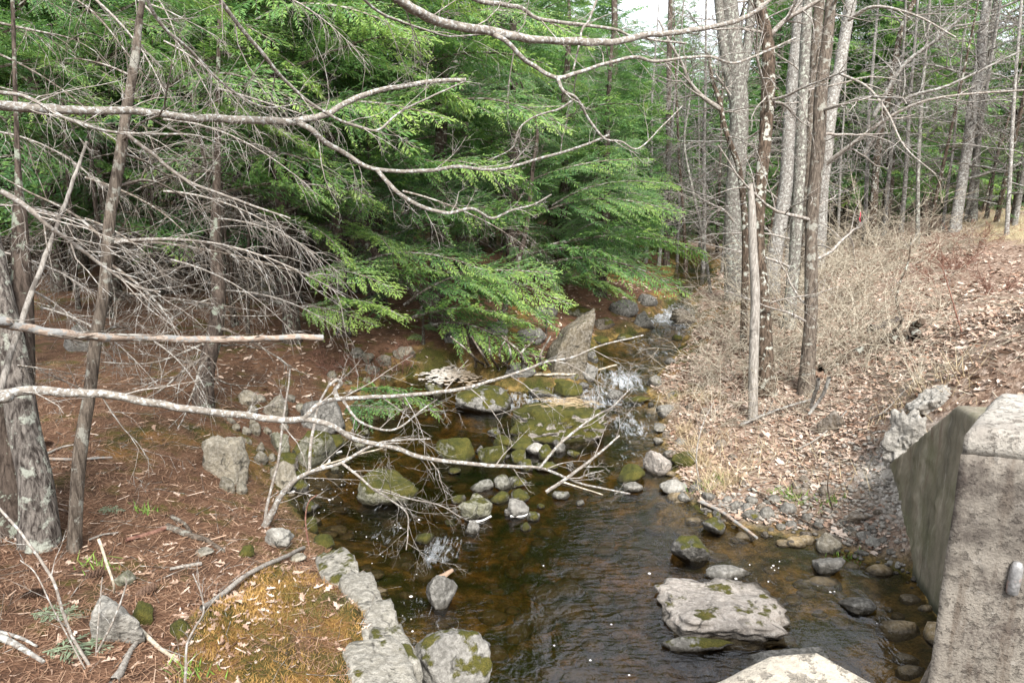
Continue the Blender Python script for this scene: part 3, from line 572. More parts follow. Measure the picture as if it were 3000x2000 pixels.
SM = [('small tan stone in the rubble of the left bank', 'rubble stones on the left bank', (.20, .175, .125), .38, [(702, 1447, 38, 32), (662, 1440, 48, 46), (740, 1217, 26, 26), (721, 1278, 28, 28), (745, 1276, 36, 36), (781, 1272, 30, 22), (690, 1265, 26, 22), (758, 1327, 28, 30),
       (759, 1358, 42, 40), (793, 1354, 24, 24), (1075, 1062, 40, 30), (1120, 1078, 50, 36), (1045, 1050, 44, 30), (1090, 1100, 46, 34), (1010, 1100, 36, 26), (850, 1180, 30, 24), (880, 1210, 34, 28), (970, 1110, 34, 24), (700, 1225, 30, 24), (760, 1180, 28, 24), (800, 1290, 24, 20), (675, 1240, 26, 22), (594, 1636, 54, 24), (866, 1647, 54, 22), (725, 1300, 24, 20), (740, 1245, 22, 18), (830, 1262, 26, 22)]),
      ('small grey stone breaking the water at mid stream', 'stones at mid stream', (.12, .115, .09), .6, [(1562, 1524, 42, 28), (1540, 1553, 34, 22), (1462, 1471, 62, 34), (1515, 1427, 58, 30), (1525, 1469, 58, 38), (1412, 1437, 74, 36), (1472, 1433, 54, 42), (1645, 1463, 54, 30), (1342, 1474, 46, 24),
       (1602, 1342, 42, 42), (1602, 1380, 70, 32), (1541, 1378, 46, 34), (1681, 1337, 40, 22), (1446, 1279, 40, 28), (1330, 1388, 40, 18), (1700, 1480, 26, 16), (1585, 1490, 24, 16), (1240, 1590, 60, 30)]),
      ('small grey stone on the shingle of the right shore', 'stones along the right shore', (.14, .13, .11), .25, [(1857, 1441, 60, 28), (1946, 1266, 60, 22), (1953, 1216, 54, 32), (1922, 1134, 46, 36), (1998, 1306, 34, 22), (1967, 1066, 38, 20), (2540, 1583, 48, 28), (2495, 1575, 32, 26), (2529, 1631, 42, 18),
       (2203, 1528, 56, 36), (2253, 1523, 46, 32), (2315, 1513, 50, 38), (2268, 1484, 54, 30), (2154, 1496, 36, 30), (2187, 1504, 30, 32), (2204, 1479, 38, 26), (2132, 1476, 32, 20), (2078, 1475, 40, 30), (2234, 1501, 48, 16), (2323, 1549, 38, 24), (2040, 1440, 40, 26), (2010, 1470, 44, 28),
       (2050, 1420, 36, 22), (2110, 1520, 40, 22), (2370, 1530, 36, 22), (2400, 1550, 34, 20), (2290, 1555, 30, 18), (2590, 1590, 28, 18), (2610, 1630, 26, 16), (2470, 1545, 30, 18), (2560, 1560, 26, 16), (1930, 1300, 34, 22), (1960, 1340, 30, 20), (1975, 1170, 40, 26)])]
for lab, grp, c_, m_, ls in SM:
    for (u, v, a, b_) in ls: stone(u, v, a, b_, np.array(c_) * rng.uniform(.75, 1.25) + rng.normal(0, .02), max(0, m_ + rng.normal(0, .15)) if m_ > .05 else 0, lab, grp, 'stone', 2 if a < 40 else 3)
# many smaller wet stones between them
rg = np.random.default_rng(58); FL = [('small dark wet stone among the rocks of the stream', 'small wet stones of the stream', DARK, .45, (1250, 1760, 1290, 1540), 15, -.45), ('small mossy stone along the shaded left shore', 'mossy stones of the left shore', OLIVE, .6, (850, 1250, 1080, 1420), 22, .5), ('small stone half buried in the right shingle', 'half buried stones of the shingle', BROWN, .15, (1940, 2600, 1180, 1600), 40, .9), ('small stone in the shallow rapids', 'stones of the rapids', DARK, .5, (1560, 2000, 960, 1260), 6, .2)]
for lab, grp, c_, m_, (u0, u1, v0, v1), n_, dmax in FL:
    k = 0; tries = 0
    while k < n_ and tries < 900:
        tries += 1; u, v = rg.uniform(u0, u1), rg.uniform(v0, v1); q = gp(u, v); d_ = float(SF(q[0], q[1])); s_ = side(q[0], q[1])
        if dmax < 0 and d_ > -.35 or dmax > 0 and not (-.35 < d_ < dmax): continue
        if 'left' in lab and s_ > -.5 or 'shingle' in lab and s_ < .3: continue
        k += 1; a = rg.uniform(16, 42); stone(u, v, a, a * rg.uniform(.4, .75), np.array(c_) * rg.uniform(.8, 1.5), max(.03, m_ + rg.normal(0, .25)), lab, grp, 'stone', 3, int(u * 31 + v), .9)
for (u, v, wp, hp, c_, m_, lab) in [(1560, 1010, 90, 50, GREY, .4, 'mossy rock on the bank behind the standing stone'), (1450, 985, 80, 46, GREY, .35, 'grey rock in the shade under the lowest boughs'), (1770, 965, 70, 36, BROWN, .5, 'brown mossy rock on the far bank left of the upper pool'), (1830, 925, 90, 50, GREY, .35, 'broad rock above the upper pool under the hemlock'), (1700, 930, 80, 40, OLIVE, .7, 'low mossy hump on the far left bank'), (1600, 925, 70, 36, GREY, .45, 'half buried rock on the far bank among needles'), (1340, 1010, 80, 44, GREY, .5, 'mossy rock on the bank behind the heap of foam'), (1900, 900, 60, 40, GREY, .3, 'rock where the stream narrows far up'), (1180, 1060, 70, 44, TAN, .3, 'tan rock on the bank left of the foam'), (1760, 1012, 50, 26, OLIVE, .8, 'green mossy stone at the left edge of the upper pool'), (1640, 1130, 60, 26, OLIVE, .8, 'flat mossy stone at the foot of the standing stone'), (870, 1440, 60, 36, DARK, .6, 'dark mossy stone at the foot of the leaning alder'), (945, 1600, 60, 36, OLIVE, .8, 'mossy stone at the head of the squared ledge'), (905, 1500, 50, 30, DARK, .6, 'wet dark stone by the left shore under the alder')]: stone(u, v, wp, hp, c_, m_, lab)
# the standing stone: a tilted slab
p = gp(1665, 1110); rg = np.random.default_rng(3); g = Geo(); t = depth(p)
rock_geo(g, (0, 0, 0), (.44, .3, .92), rg, 4, .95, .25, .06, boxy=1); V_ = g.v[0]; k_ = np.clip(V_[:, 2] / .92, -1, 1); V_[:, 0] = V_[:, 0] * (1 - .42 * np.clip(k_, 0, 1)) + .20 * np.clip(k_, 0, 1); V_[:, 2] += np.where(k_ > .3, .28 * V_[:, 0], 0)
o = obj('standing_stone', g.mesh('standing_stone', MAT['stone']), None, p + np.array([.05, .3, .42]), (-.12, .16, .1)); o.color = (.135, .108, .068, .32)
tag(o, 'tall slab of brown stone standing upright beside the stream', 'boulder')
# squared stones of the ledge on the left
for (u, v, l_, wd_, lab) in [(u_, v_, a_ * 1.05, b_ * .78, c_) for u_, v_, a_, b_, c_ in [(985, 1668, .62, .46, 'uppermost squared ledge stone with moss on its top'), (1048, 1742, .66, .5, 'second squared ledge stone below the mossy uppermost one'), (1098, 1828, .6, .46, 'cracked ledge stone in the middle of the row'), (1150, 1912, .56, .5, 'ledge stone beside the big mossy grey boulder'), (1105, 2005, .8, .62, 'broad ledge stone at the bottom edge of the picture')]]:
    p = atz(u, v, .40); rg = np.random.default_rng(u); g = Geo(); rock_geo(g, (0, 0, 0), (wd_ * .52, l_ * .54, .36), rg, 4, .92, .42, .035, boxy=1)
    o = obj('ledge_stone', g.mesh('ledge_stone', MAT['stone']), None, p - np.array([0, 0, .24]), (rg.normal(0, .04), rg.normal(0, .04) + .05, 0)); o.color = (.27, .25, .205, .5 if u in (985, 1150) else .34)
    tag(o, lab, 'boulder', 'squared stones of the left ledge')
# cobbles on the stream bed, too many to count
g = Geo(); rg = np.random.default_rng(11)
for k in range(520):
    y = rg.uniform(4.5, 13); x = rg.uniform(-3.4, 4.6)
    if float(SF(x, y)) > -.08: continue
    s = rg.uniform(.05, .16) * (1.5 if rg.random() < .1 else 1); rock_geo(g, (x, y, hz(x, y) + s * .1), (s, s * rg.uniform(.6, .9), s * .5), rg, 2, .6, None, .05, rg.random())
o = obj('cobbles', g.mesh('cobbles', MAT['stone'])); o.color = (.36, .26, .13, 0); tag(o, 'brown cobbles lying under the clear water', 'cobbles', None, 'stuff')
g = Geo()
for k in range(1150):
    if k % 4: x, y = rg.normal(4.45, .5), rg.normal(7.55, .7)
    else:
        u = rg.uniform(2050, 2620); q = wpix(u, np.interp(u, [2050, 2250, 2450, 2620], [1500, 1535, 1575, 1630])); x, y = q[0] + rg.normal(0, .15), q[1] + abs(rg.normal(0, .3))
    d_ = float(SF(x, y))
    if d_ < -.25 or (x > WALL(y) + .1 and y < 8.1): continue
    s = rg.uniform(.012, .04); rock_geo(g, (x, y, hz(x, y) + s * .3), (s, s * .8, s * .6), rg, 1, .7, None, .0, rg.random())
o = obj('gravel', g.mesh('gravel', MAT['stone'])); o.color = (.33, .295, .25, 0); tag(o, 'whitish gravel spilled at the end of the wall', 'gravel', None, 'stuff')

# ---------------------------------------------------------------- concrete of the bridge
def prism(g, poly, z0, z1, bevel=0, tint=.5):
    poly = np.array(poly, float); n = len(poly); c = poly.mean(0)
    rings = [np.c_[poly, np.full(n, z0)]]
    if bevel:
        rings.append(np.c_[poly, np.full(n, z1 - bevel) if np.isscalar(z1) else np.array(z1) - bevel]); dv = unit(c - poly) * bevel; rings.append(np.c_[poly + dv, np.full(n, z1) if np.isscalar(z1) else z1])
    else: rings.append(np.c_[poly, np.full(n, z1) if np.isscalar(z1) else z1])
    V = np.vstack(rings); j = np.arange(n); k = (j + 1) % n
    for r in range(len(rings) - 1): g.add(np.vstack([rings[r], rings[r + 1]]), np.stack([j, k, n + k, n + j], -1), tint)
    g.add(rings[-1], [list(range(n))], tint); g.add(rings[0], [list(range(n))[::-1]], tint)
def rough_mesh(me, cuts=4, amp=.006, seed=0):
    bm = bmesh.new(); bm.from_mesh(me); bmesh.ops.remove_doubles(bm, verts=bm.verts, dist=.0005)
    bmesh.ops.triangulate(bm, faces=[f for f in bm.faces if len(f.verts) > 4])
    for _ in range(cuts):
        long_e = [e for e in bm.edges if e.calc_length() > .05]
        if not long_e: break
        bmesh.ops.subdivide_edges(bm, edges=long_e, cuts=1, use_grid_fill=True)
        if len(bm.verts) > 20000: break
    bm.normal_update(); co_ = np.array([v.co[:] for v in bm.verts]); nn = np.array([v.normal[:] for v in bm.verts])
    dsp = amp * (fbm(co_ * 9, seed, 3) + .6 * fbm(co_ * 40, seed + 4, 2)); co_ = co_ + nn * dsp[:, None]
    for v, c in zip(bm.verts, co_): v.co = c
    bmesh.ops.recalc_face_normals(bm, faces=bm.faces); bm.to_mesh(me); bm.free()
    me.polygons.foreach_set('use_smooth', np.ones(len(me.polygons), bool)); me.update(); return me
# wing wall
ys = np.array([2.4, 4.2, 5.2, 6.2, 6.6, 7.0, 7.5, 8.0, 8.4]); xf = np.array([WALL(y) for y in ys]); zt = wall_top(ys); g = Geo(); n = len(ys); th = .34
A = np.c_[xf, ys, np.full(n, -.9)]; Bq = np.c_[xf, ys, zt - .03]; Cq = np.c_[xf + .03, ys, zt]; Dq = np.c_[xf + th, ys - .08, zt + .01]; Eq = np.c_[xf + th, ys - .08, np.full(n, -.9)]
i = np.arange(n - 1)
for p_, q_ in ((A, Bq), (Bq, Cq), (Cq, Dq), (Dq, Eq)): g.add(np.vstack([p_, q_]), np.stack([i, i + 1, n + i + 1, n + i], -1))
for e_ in (0, -1): g.add(np.vstack([A[e_], Bq[e_], Cq[e_], Dq[e_], Eq[e_]]), [[0, 1, 2, 3, 4]])
o = obj('wing_wall', rough_mesh(g.mesh('wing_wall', MAT['wall']), 6, .012, 3)); tag(o, 'stained concrete wing wall sloping down into the bank', 'wall')
for (u, v, wp, hp, lab) in [(2665, 1345, 150, 150, 'broken pale concrete crumbling at the far end of the wall'), (2745, 1215, 130, 80, 'pale crumbled concrete lying on top of the sloping wall')]:
    o = stone(u, v, wp, hp, (.31, .29, .255), 0., lab, None, 'concrete_rubble', 5, 77 + u, .8, .8, .26); o['category'] = 'rubble'
# end post of the parapet, with the rod stub in its face
ft = atz(2826, 1253, 3.05); bk = atz(2912, 1150, 3.05)
post = empty('bridge_post', (ft[0] + .4, ft[1] + .2, 2.2), 'tall weathered concrete bridge post with a steel stub at the frame edge', 'post'); off = np.array(post.location)
g = Geo(); poly = np.array([ft[:2], ft[:2] + np.array([1.1, -.32]), ft[:2] + np.array([1.3, .35]), bk[:2] + np.array([.5, .05]), bk[:2]]) - off[:2]
prism(g, poly, -1.6, 2.93 - 2.2)
o = obj('shaft', rough_mesh(g.mesh('shaft', MAT['concrete']), 5, .006, 1), post); o.color = (.24, .215, .18, 1.)
g = Geo(); c0 = poly.mean(0); prism(g, poly + unit(c0 - poly) * .004, 2.93 - 2.2 + .002, 3.05 - 2.2, .03); o = obj('cap', rough_mesh(g.mesh('cap', MAT['concrete']), 5, .008, 7), post); o.color = (.38, .355, .31, .5)
fn_ = unit(np.array([-.32, -1.1, 0])); fr_ = unit(np.array([1.1, -.32, 0]))
r_ = ray(2970, 1688); sb = CAM + r_ * (((ft - CAM)[:2] @ fn_[:2]) / (r_[:2] @ fn_[:2]))
g = Geo(); zz = np.array([-.085, -.084, -.078, -.03, .0, .03, .06, .08, .085]); rr_ = np.array([.004, .018, .025, .027, .027, .027, .025, .018, .004])
tube(g, np.c_[zz * 0, zz * 0, zz], rr_, 16); o = obj('steel_stub', g.mesh('steel_stub', MAT['steel']), post, sb + fn_ * .012 - off, (0, .04, 0), .9); o['label'] = 'galvanised steel rod stub cast in the face'
g = Geo(); a_ = at(2755, 1872, 3.3); b2 = at(2690, 2015, 3.3); bb = [a_, b2, np.array([b2[0]+.02, b2[1]+.3, 1.2]), np.array([a_[0] + .05, a_[1], 1.2])]; V = np.array(bb + [q + np.array([.4, .02, 0]) for q in bb]) - off
g.add(V, [[0, 1, 2, 3], [7, 6, 5, 4], [0, 4, 5, 1], [1, 5, 6, 2], [3, 2, 6, 7], [0, 3, 7, 4]]); o = obj('foot', rough_mesh(g.mesh('foot', MAT['concrete']), 4, .004, 9), post); o.color = (.36, .31, .25, .3)
# low parapet block right under the camera
pb = [atz(2020, 2004, 2.93)[:2], atz(2248, 1912, 2.95)[:2], atz(2392, 1902, 2.95)[:2], atz(2612, 2004, 2.93)[:2]]
pb = np.array(pb + [pb[3] + np.array([.05, -.5]), pb[0] + np.array([-.05, -.5])]); off = np.array([pb[:, 0].mean(), pb[:, 1].mean(), 2.2])
g = Geo(); prism(g, pb - off[:2], -.6, np.array([.715, .75, .75, .72, .75, .72]), .012); o = obj('parapet_block', rough_mesh(g.mesh('parapet_block', MAT['concrete']), 5, .004, 5), None, off); o.color = (.36, .325, .265, .35)
tag(o, 'pale concrete parapet block with chamfered corners at bottom edge', 'block')
g = Geo(); prism(g, [(-3.2, -6), (6.0, -6), (6.0, 1.2), (-3.2, 1.2)], 1.75, 2.3); o = obj('bridge_deck', g.mesh('bridge_deck', MAT['concrete'], False)); o.color = (.3, .28, .25, .5); tag(o, 'concrete bridge deck the view is taken from', None, None, 'structure')

# ---------------------------------------------------------------- trees: hemlock boughs
def rotm(az, el=0, roll=0):
    cz, sz = cos(az), sin(az); ce, se = cos(el), sin(el); c, s = cos(roll), sin(roll)
    return np.array([[cz, -sz, 0], [sz, cz, 0], [0, 0, 1]]) @ np.array([[ce, 0, -se], [0, 1, 0], [se, 0, ce]]) @ np.array([[1, 0, 0], [0, c, -s], [0, s, c]])
def ribbons(g, P, Dr, Nn, Ln, Wd, tint, mi=1):
    """flat needle sprigs: a folded lozenge for each"""
    Dr = unit(Dr); S_ = unit(np.cross(Nn, Dr)); Nn = np.cross(Dr, S_); n = len(P)
    m = P + Dr * (Ln * .45)[:, None] + Nn * (Ln * .04)[:, None]; tip = P + Dr * Ln[:, None] - Nn * (Ln * .08)[:, None]
    V = np.stack([P, m + S_ * Wd[:, None], tip, m - S_ * Wd[:, None]], 1).reshape(-1, 3); b = np.arange(n)[:, None] * 4
    g.add(V, np.concatenate([b + np.array([0, 1, 2]), b + np.array([0, 2, 3])]), np.repeat(tint, 4), mi)
def bough(L, rg, step=.058, sub=.023, wmul=1., wood=True):
    g = Geo(); n = 12; s = np.linspace(0, 1, n); up0 = rg.uniform(.05, .25); dr = rg.uniform(.20, .46)
    ax = np.c_[s * L, L * .05 * np.sin(s * rg.uniform(2, 5) + rg.uniform(0, 6)), L * (up0 * s - dr * s ** 2.2)]
    if wood: tube(g, ax, L * .011 * np.linspace(1, .15, n) + .002, 4, .35, 0, False)
    T = np.gradient(ax, axis=0); sd_ = 1
    PP, DD, NN, LL, TT = [], [], [], [], []
    for x in np.arange(.10 * L, L * 1.0, step * (1 if L > 1.2 else .8)):
        q = x / L + rg.normal(0, .012); q = min(max(q, .05), .985); sd_ = -sd_
        if rg.random() < .06: continue
        p = np.array([np.interp(q, s, ax[:, k]) for k in range(3)]); t = unit(np.array([np.interp(q, s, T[:, k]) for k in range(3)]))
        ll = L * (.50 * (1 - q) ** .8 * min(1, q * 3.2 + .18) + .055) * rg.uniform(.65, 1.25); a = rg.uniform(.75, 1.15) - .25 * q
        d = unit(t * cos(a) + np.array([0, sd_, 0]) * sin(a) + np.array([0, 0, rg.normal(-.02, .10)])); m = 5; ss = np.linspace(0, 1, m)
        lp = p + d * (ss * ll)[:, None] + np.c_[ss ** 2 * ll * .10, 0 * ss, -ss ** 2 * ll * rg.uniform(.0, .35)]
        if wood: tube(g, lp, np.linspace(.0045, .0012, m) * (L / 2) ** .5, 3, .4, 0, False)
        ns = max(3, int(ll / sub)); f = (np.arange(ns) + rg.random(ns) * .6) / ns
        q3 = np.stack([np.interp(f, ss, lp[:, k]) for k in range(3)], -1); dd = unit(lp[-1] - lp[0]); sg = np.where(np.arange(ns) % 2, 1., -1.)
        nrm = unit(np.array([0, 0, 1.]) + rg.normal(0, .38, (ns, 3))); sdv = unit(np.cross(nrm, dd))
        aa = rg.uniform(.5, 1.05, ns); PP.append(q3); DD.append(dd * np.cos(aa)[:, None] + sdv * (np.sin(aa) * sg)[:, None] + rg.normal(0, .12, (ns, 3)) + np.array([0, 0, -.10])); NN.append(nrm)
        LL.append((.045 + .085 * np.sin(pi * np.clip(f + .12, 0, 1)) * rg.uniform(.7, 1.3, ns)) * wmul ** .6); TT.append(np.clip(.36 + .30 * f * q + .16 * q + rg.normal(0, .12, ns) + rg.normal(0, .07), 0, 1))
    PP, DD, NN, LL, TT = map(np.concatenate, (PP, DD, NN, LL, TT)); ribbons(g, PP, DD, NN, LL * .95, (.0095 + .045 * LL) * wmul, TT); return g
def flatten(g):
    V = np.concatenate(g.v); A_ = np.concatenate(g.a); q = [(f, m) for f, m in zip(g.f, g.m)]; return V, A_, q
def put(G, fl, R, off, sc=1., tadd=0.):
    V, A_, q = fl; W_ = (V * sc) @ R.T + off; base = G.n; G.v.append(W_); G.a.append(np.clip(A_ + tadd, 0, 1)); G.n += len(V)
    for f, m in q: G.f.append(f + base); G.m.append(m)
rb = np.random.default_rng(21); BLL = (3.2, 2.8, 2.4, 2.0, 3.0)
BL = [bough(L_, rb) for L_ in BLL]; BS = [bough(L_, rb) for L_ in (1.1, .8)]
FB = [flatten(g_) for g_ in BL]; FS = [flatten(g_) for g_ in BS]
FC = [flatten(bough(2.6, rb, .10, .045, 1.9, False)) for _ in range(3)]
NM = [MAT['dead_twig'], MAT['needles']]
BM = [g_.mesh('hemlock_bough', NM, False) for g_ in BL]; BMS = [g_.mesh('hemlock_sprig', NM, False) for g_ in BS]
def crown(z0, z1, l0, l1, nb, rg, src, ftop=.25):
    G = Geo()
    for i in range(nb):
        f = (i + rg.random()) / nb; z = z0 + (z1 - z0) * f ** .85; az = i * 2.39996 + rg.normal(0, .35); l = (l0 + (l1 - l0) * min(1, f * 2.2)) * (1 - f) ** .7 + ftop; l *= rg.uniform(.75, 1.2)
        k = rg.integers(len(src)); L0 = src[k][0][:, 0].max(); put(G, src[k], rotm(az, rg.normal(.02 + .25 * f, .2), rg.normal(0, .38)), np.array([0, 0, z]), l / L0 * .98, rg.normal(0, .06))
    return G
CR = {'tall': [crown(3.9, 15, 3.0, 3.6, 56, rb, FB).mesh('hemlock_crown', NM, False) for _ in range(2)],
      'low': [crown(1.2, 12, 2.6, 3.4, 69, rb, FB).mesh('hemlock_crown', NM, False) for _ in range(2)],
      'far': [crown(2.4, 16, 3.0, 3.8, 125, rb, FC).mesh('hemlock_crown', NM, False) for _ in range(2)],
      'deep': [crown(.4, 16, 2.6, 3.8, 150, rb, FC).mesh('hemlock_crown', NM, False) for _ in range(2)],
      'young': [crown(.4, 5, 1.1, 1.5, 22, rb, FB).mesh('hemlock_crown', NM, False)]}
# dead lower branches, thin and arching
def dead_branch(L, rg, droop=.35, kids=16):
    g = Geo(); n = 10; s = np.linspace(0, 1, n); ax = np.c_[s * L, .06 * L * np.sin(s * rg.uniform(2, 5)), L * (rg.uniform(.0, .15) * s - droop * s ** 2)]; tube(g, ax, L * .0085 * np.linspace(1, .15, n) + .0015, 5, .5, 0, False)
    for k in range(kids):
        q = rg.uniform(.12, .97); p = np.array([np.interp(q, s, ax[:, c]) for c in range(3)]); a = rg.uniform(.4, 1.1); sg = rg.choice((-1, 1))
        d = np.array([cos(a), sin(a) * sg, rg.normal(.0, .25)]); ll = L * rg.uniform(.18, .5) * (1.15 - .6 * q); cu = np.array([.0, 0, -rg.uniform(.05, .28)])
        P = wander(p, d, ll, 7, rg, .10, 0, cu); tube(g, P, np.linspace(.0055, .0016, 8), 3, .55 + rg.normal(0, .1), 0, False)
        for j in range(rg.integers(2, 6)):
            i = rg.integers(1, 6); d2 = perp(P[i + 1] - P[i], rg, rg.uniform(.5, 1.1)); P2 = wander(P[i], d2, ll * rg.uniform(.2, .5), 5, rg, .12, 0, cu * 1.4); tube(g, P2, np.linspace(.003, .0012, 6), 3, .6 + rg.normal(0, .1), 0, False)
    return g
rd = np.random.default_rng(5)
DM = [dead_branch(L_, rd, dr_, k_).mesh('dead_branch', MAT['dead_twig']) for L_, dr_, k_ in ((2.4, .30, 18), (2.0, .18, 15), (2.8, .35, 22), (1.6, .25, 12), (2.2, .10, 16))]
DP = [dead_branch(L_, rd, dr_, k_).mesh('dead_branch', MAT['twig_bark']) for L_, dr_, k_ in ((2.2, .32, 20), (2.6, .22, 22), (1.8, .42, 18))]
def trunk_mesh(P, R, mat, n=10, flare=.35, rough=.10, name='trunk'):
    P = crom(np.c_[P, R], 5); m = len(P); s = np.linspace(0, 1, m); h = P[:, 2] - P[0, 2]
    R2 = P[:, 3] * (1 + flare * np.exp(-np.abs(h) / (P[0, 3] * 2.2 + .05))); g = Geo(); tube(g, P[:, :3], R2, n, .5, 0, True, rough); return g.mesh(name, mat)
def straight(h, lean, rg, k=6):
    z = np.linspace(-.25, h, k); o = np.cumsum(rg.normal(0, .05 * h / 14, (k, 2)), 0); o[:2] *= .3
    return np.c_[o[:, 0] + lean[0] * z, o[:, 1] + lean[1] * z, z]
TR = []
for h_ in (15, 13, 16): TR.append(trunk_mesh(straight(h_, (0, 0), rd), np.linspace(1, .16, 6) * .2, MAT['hemlock_bark'], 9))
def hemlock(x, y, r, kind, label, group=None, sc=1., dead=0, rg=rd, zr=(1.2, 4.4), dl=1., boughs=(), crown_z=0.):
    z = hz(x, y); root = empty('hemlock_tree', (x, y, z), label, 'tree', group); a = rg.uniform(0, 2 * pi)
    obj('trunk', TR[rg.integers(3)] if kind != 'young' else TR[1], root, (0, 0, 0), (0, 0, a), (r / .2, r / .2, min(sc, 1) * .8 if kind != 'young' else sc * .4))
    obj('crown', CR[kind][rg.integers(len(CR[kind]))], root, (0, 0, crown_z), (0, 0, rg.uniform(0, 2 * pi)), sc)
    for k in range(dead):
        obj('dead_branch', DM[rg.integers(len(DM))], root, (0, 0, rg.uniform(*zr)), (rg.normal(0, .3), rg.normal(.1, .15), rg.uniform(0, 2 * pi)), rg.uniform(.7, 1.15) * dl)
    return root
def bough_to(root, tip, src, k=0, sc=1., roll=0., dz=.25, name='bough', meshes=None):
    """a green bough of this tree, from src to tip (world points)"""
    ms = meshes or BM; me_ = ms[k % len(ms)]; d = np.asarray(tip) - np.asarray(src); l = np.linalg.norm(d); L0 = BLL[k % 5] if ms is BM else (1.1, .8)[k % 2]
    az = math.atan2(d[1], d[0]); el = math.asin(d[2] / l) + dz * .8
    return obj(name, me_, root, np.asarray(src) - np.array(root.location), (roll, -el, az), l / L0)
SHADE = 'dark hemlock standing among others deep in the shaded woods'
hm = {}
def hpx(key, u, v, r, kind, label, **k): p = gp(u, v); hm[key] = hemlock(p[0], p[1], r, kind, label, **k)
hpx('big', 850, 885, .32, 'tall', 'thick trunked hemlock at the middle of the needle floor', dead=12)
hpx('b2', 1105, 905, .25, 'tall', 'hemlock whose trunk shows between green boughs right of the thick trunk', dead=8, sc=.95)
hpx('l1', 185, 850, .24, 'tall', 'hemlock with straight dark trunk near the left edge', dead=12)
hpx('m1', 1285, 950, .2, 'low', 'full green hemlock filling the upper middle above the foam', dead=4, sc=.95, crown_z=.6)
hpx('m2', 1500, 868, .17, 'low', 'hemlock with two toned trunk behind the standing stone', dead=4, sc=.84, crown_z=.2)
hpx('m3', 1760, 868, .16, 'low', 'hemlock reaching low over the upper stream', dead=2, sc=.6)
hpx('m4', 1640, 830, .2, 'low', 'hemlock behind the one that reaches over the upper stream', sc=.66)
hpx('m5', 1010, 985, .13, 'tall', 'slender hemlock on the left bank above the rubble', dead=8, sc=.8)
hpx('l2', 480, 860, .22, 'tall', 'hemlock with dead lower branches left of the thick trunk', dead=14)
hpx('l3', 20, 800, .2, 'tall', 'dark hemlock half cut off by the left edge', dead=10)
hm['tl'] = hemlock(-8.2, 10.5, .2, 'tall', 'hemlock outside the left edge spreading its boughs into the corner', dead=6, sc=.95)
hm['tm'] = hemlock(-4.6, 14.0, .18, 'tall', 'hemlock with bright green boughs above the long upper branch', dead=6, sc=.95)
# the woods behind
rw = np.random.default_rng(77); spots = []
def free(x, y, d): return not (any((x - a) ** 2 + (y - b) ** 2 < d for a, b in spots) or any((x - o_.location[0]) ** 2 + (y - o_.location[1]) ** 2 < d for o_ in hm.values()))
k_ = 0
while k_ < 58:
    y = rw.uniform(16, 50); x = rw.uniform(-34, 12) * (y / 40 + .3); s_ = side(np.array(x), np.array(y))
    if s_ > -2.2 or not free(x, y, 3.2): continue
    spots.append((x, y)); k_ += 1; far_ = y > 24
    hemlock(x, y, rw.uniform(.10, .24), 'far' if far_ else ('low' if s_ > -6 else 'tall'), SHADE, 'hemlocks in the shaded woods', rw.uniform(.8, 1.15), 7 if y < 32 else 0, rw, (1., 4.2), 1.1, crown_z=(rw.uniform(-.3, 1.2) if far_ else 0)) if s_ < -7 or y > 36 else hemlock(x, y, rw.uniform(.10, .18), 'far' if far_ else 'low', SHADE, 'hemlocks in the shaded woods', rw.uniform(.5, .62), 4, rw, (1., 3), .9)
for x, y in ((-24, 30), (-15, 33), (-10, 35), (-21, 35), (-5, 33), (-1.5, 30), (-7.5, 19), (-10.5, 18), (-13, 22), (-9, 24), (-5.5, 22.5), (-16, 20), (-12, 28), (-6.5, 27), (-17.5, 26), (-20, 24)):
    spots.append((x, y)); hemlock(x, y, rw.uniform(.1, .16), 'far' if y < 26 else 'deep', SHADE, 'hemlocks in the shaded woods', rw.uniform(.8, 1.), 8, rw, (.8, 4.), 1.1, crown_z=-.2)
for k_ in range(34):
    y = rw.uniform(14.5, 30); x = rw.uniform(-.85, -.12) * y
    if side(np.array(x), np.array(y)) > -3.2 or not free(x, y, 1.2): continue
    root = empty('dead_sapling', (x, y, hz(x, y)), 'thin dead pole with drooping grey twigs deep in the shaded woods', 'tree', 'dead poles in the shaded woods'); obj('trunk', TR[k_ % 3], root, (0, 0, 0), (rw.normal(0, .06), rw.normal(0, .06), rw.uniform(0, 6)), (rw.uniform(.16, .4), ) * 2 + (rw.uniform(.35, .7),))
    for j in range(11): obj('dead_branch', DM[rw.integers(5)], root, (0, 0, rw.uniform(.3, 4.2)), (rw.normal(0, .4), rw.normal(.1, .25), rw.uniform(0, 6.28)), rw.uniform(.6, 1.1))
k_ = 0
while k_ < 46:
    y = rw.uniform(46, 80); x = rw.uniform(-60, 14)
    if side(np.array(x), np.array(y)) > -1.5 or abs(x) > y * .95 or not free(x, y, 5): continue
    spots.append((x, y)); k_ += 1; hemlock(x, y, rw.uniform(.12, .26), 'deep', 'dense evergreen closing the view at the far back of the woods', 'evergreens at the far back of the woods', rw.uniform(.9, 1.3), 0, rw)
k_ = 0
while k_ < 52:
    y = rw.uniform(31, 75); x = rw.uniform(6, 60) * (y / 40 + .2)
    if side(np.array(x), np.array(y)) < 3.0 or x / y < .33 or abs(x) > y * .95 or not free(x, y, 4): continue
    spots.append((x, y)); k_ += 1; hemlock(x, y, rw.uniform(.12, .26), 'far' if y < 40 else 'deep', 'evergreen in the woods behind the bare trees of the right bank', 'evergreens behind the right bank', rw.uniform(.75, 1.2), 6 if y < 45 else 0, rw, (1., 5), 1.3).children[1].color = (.96, 1, 1, 1)
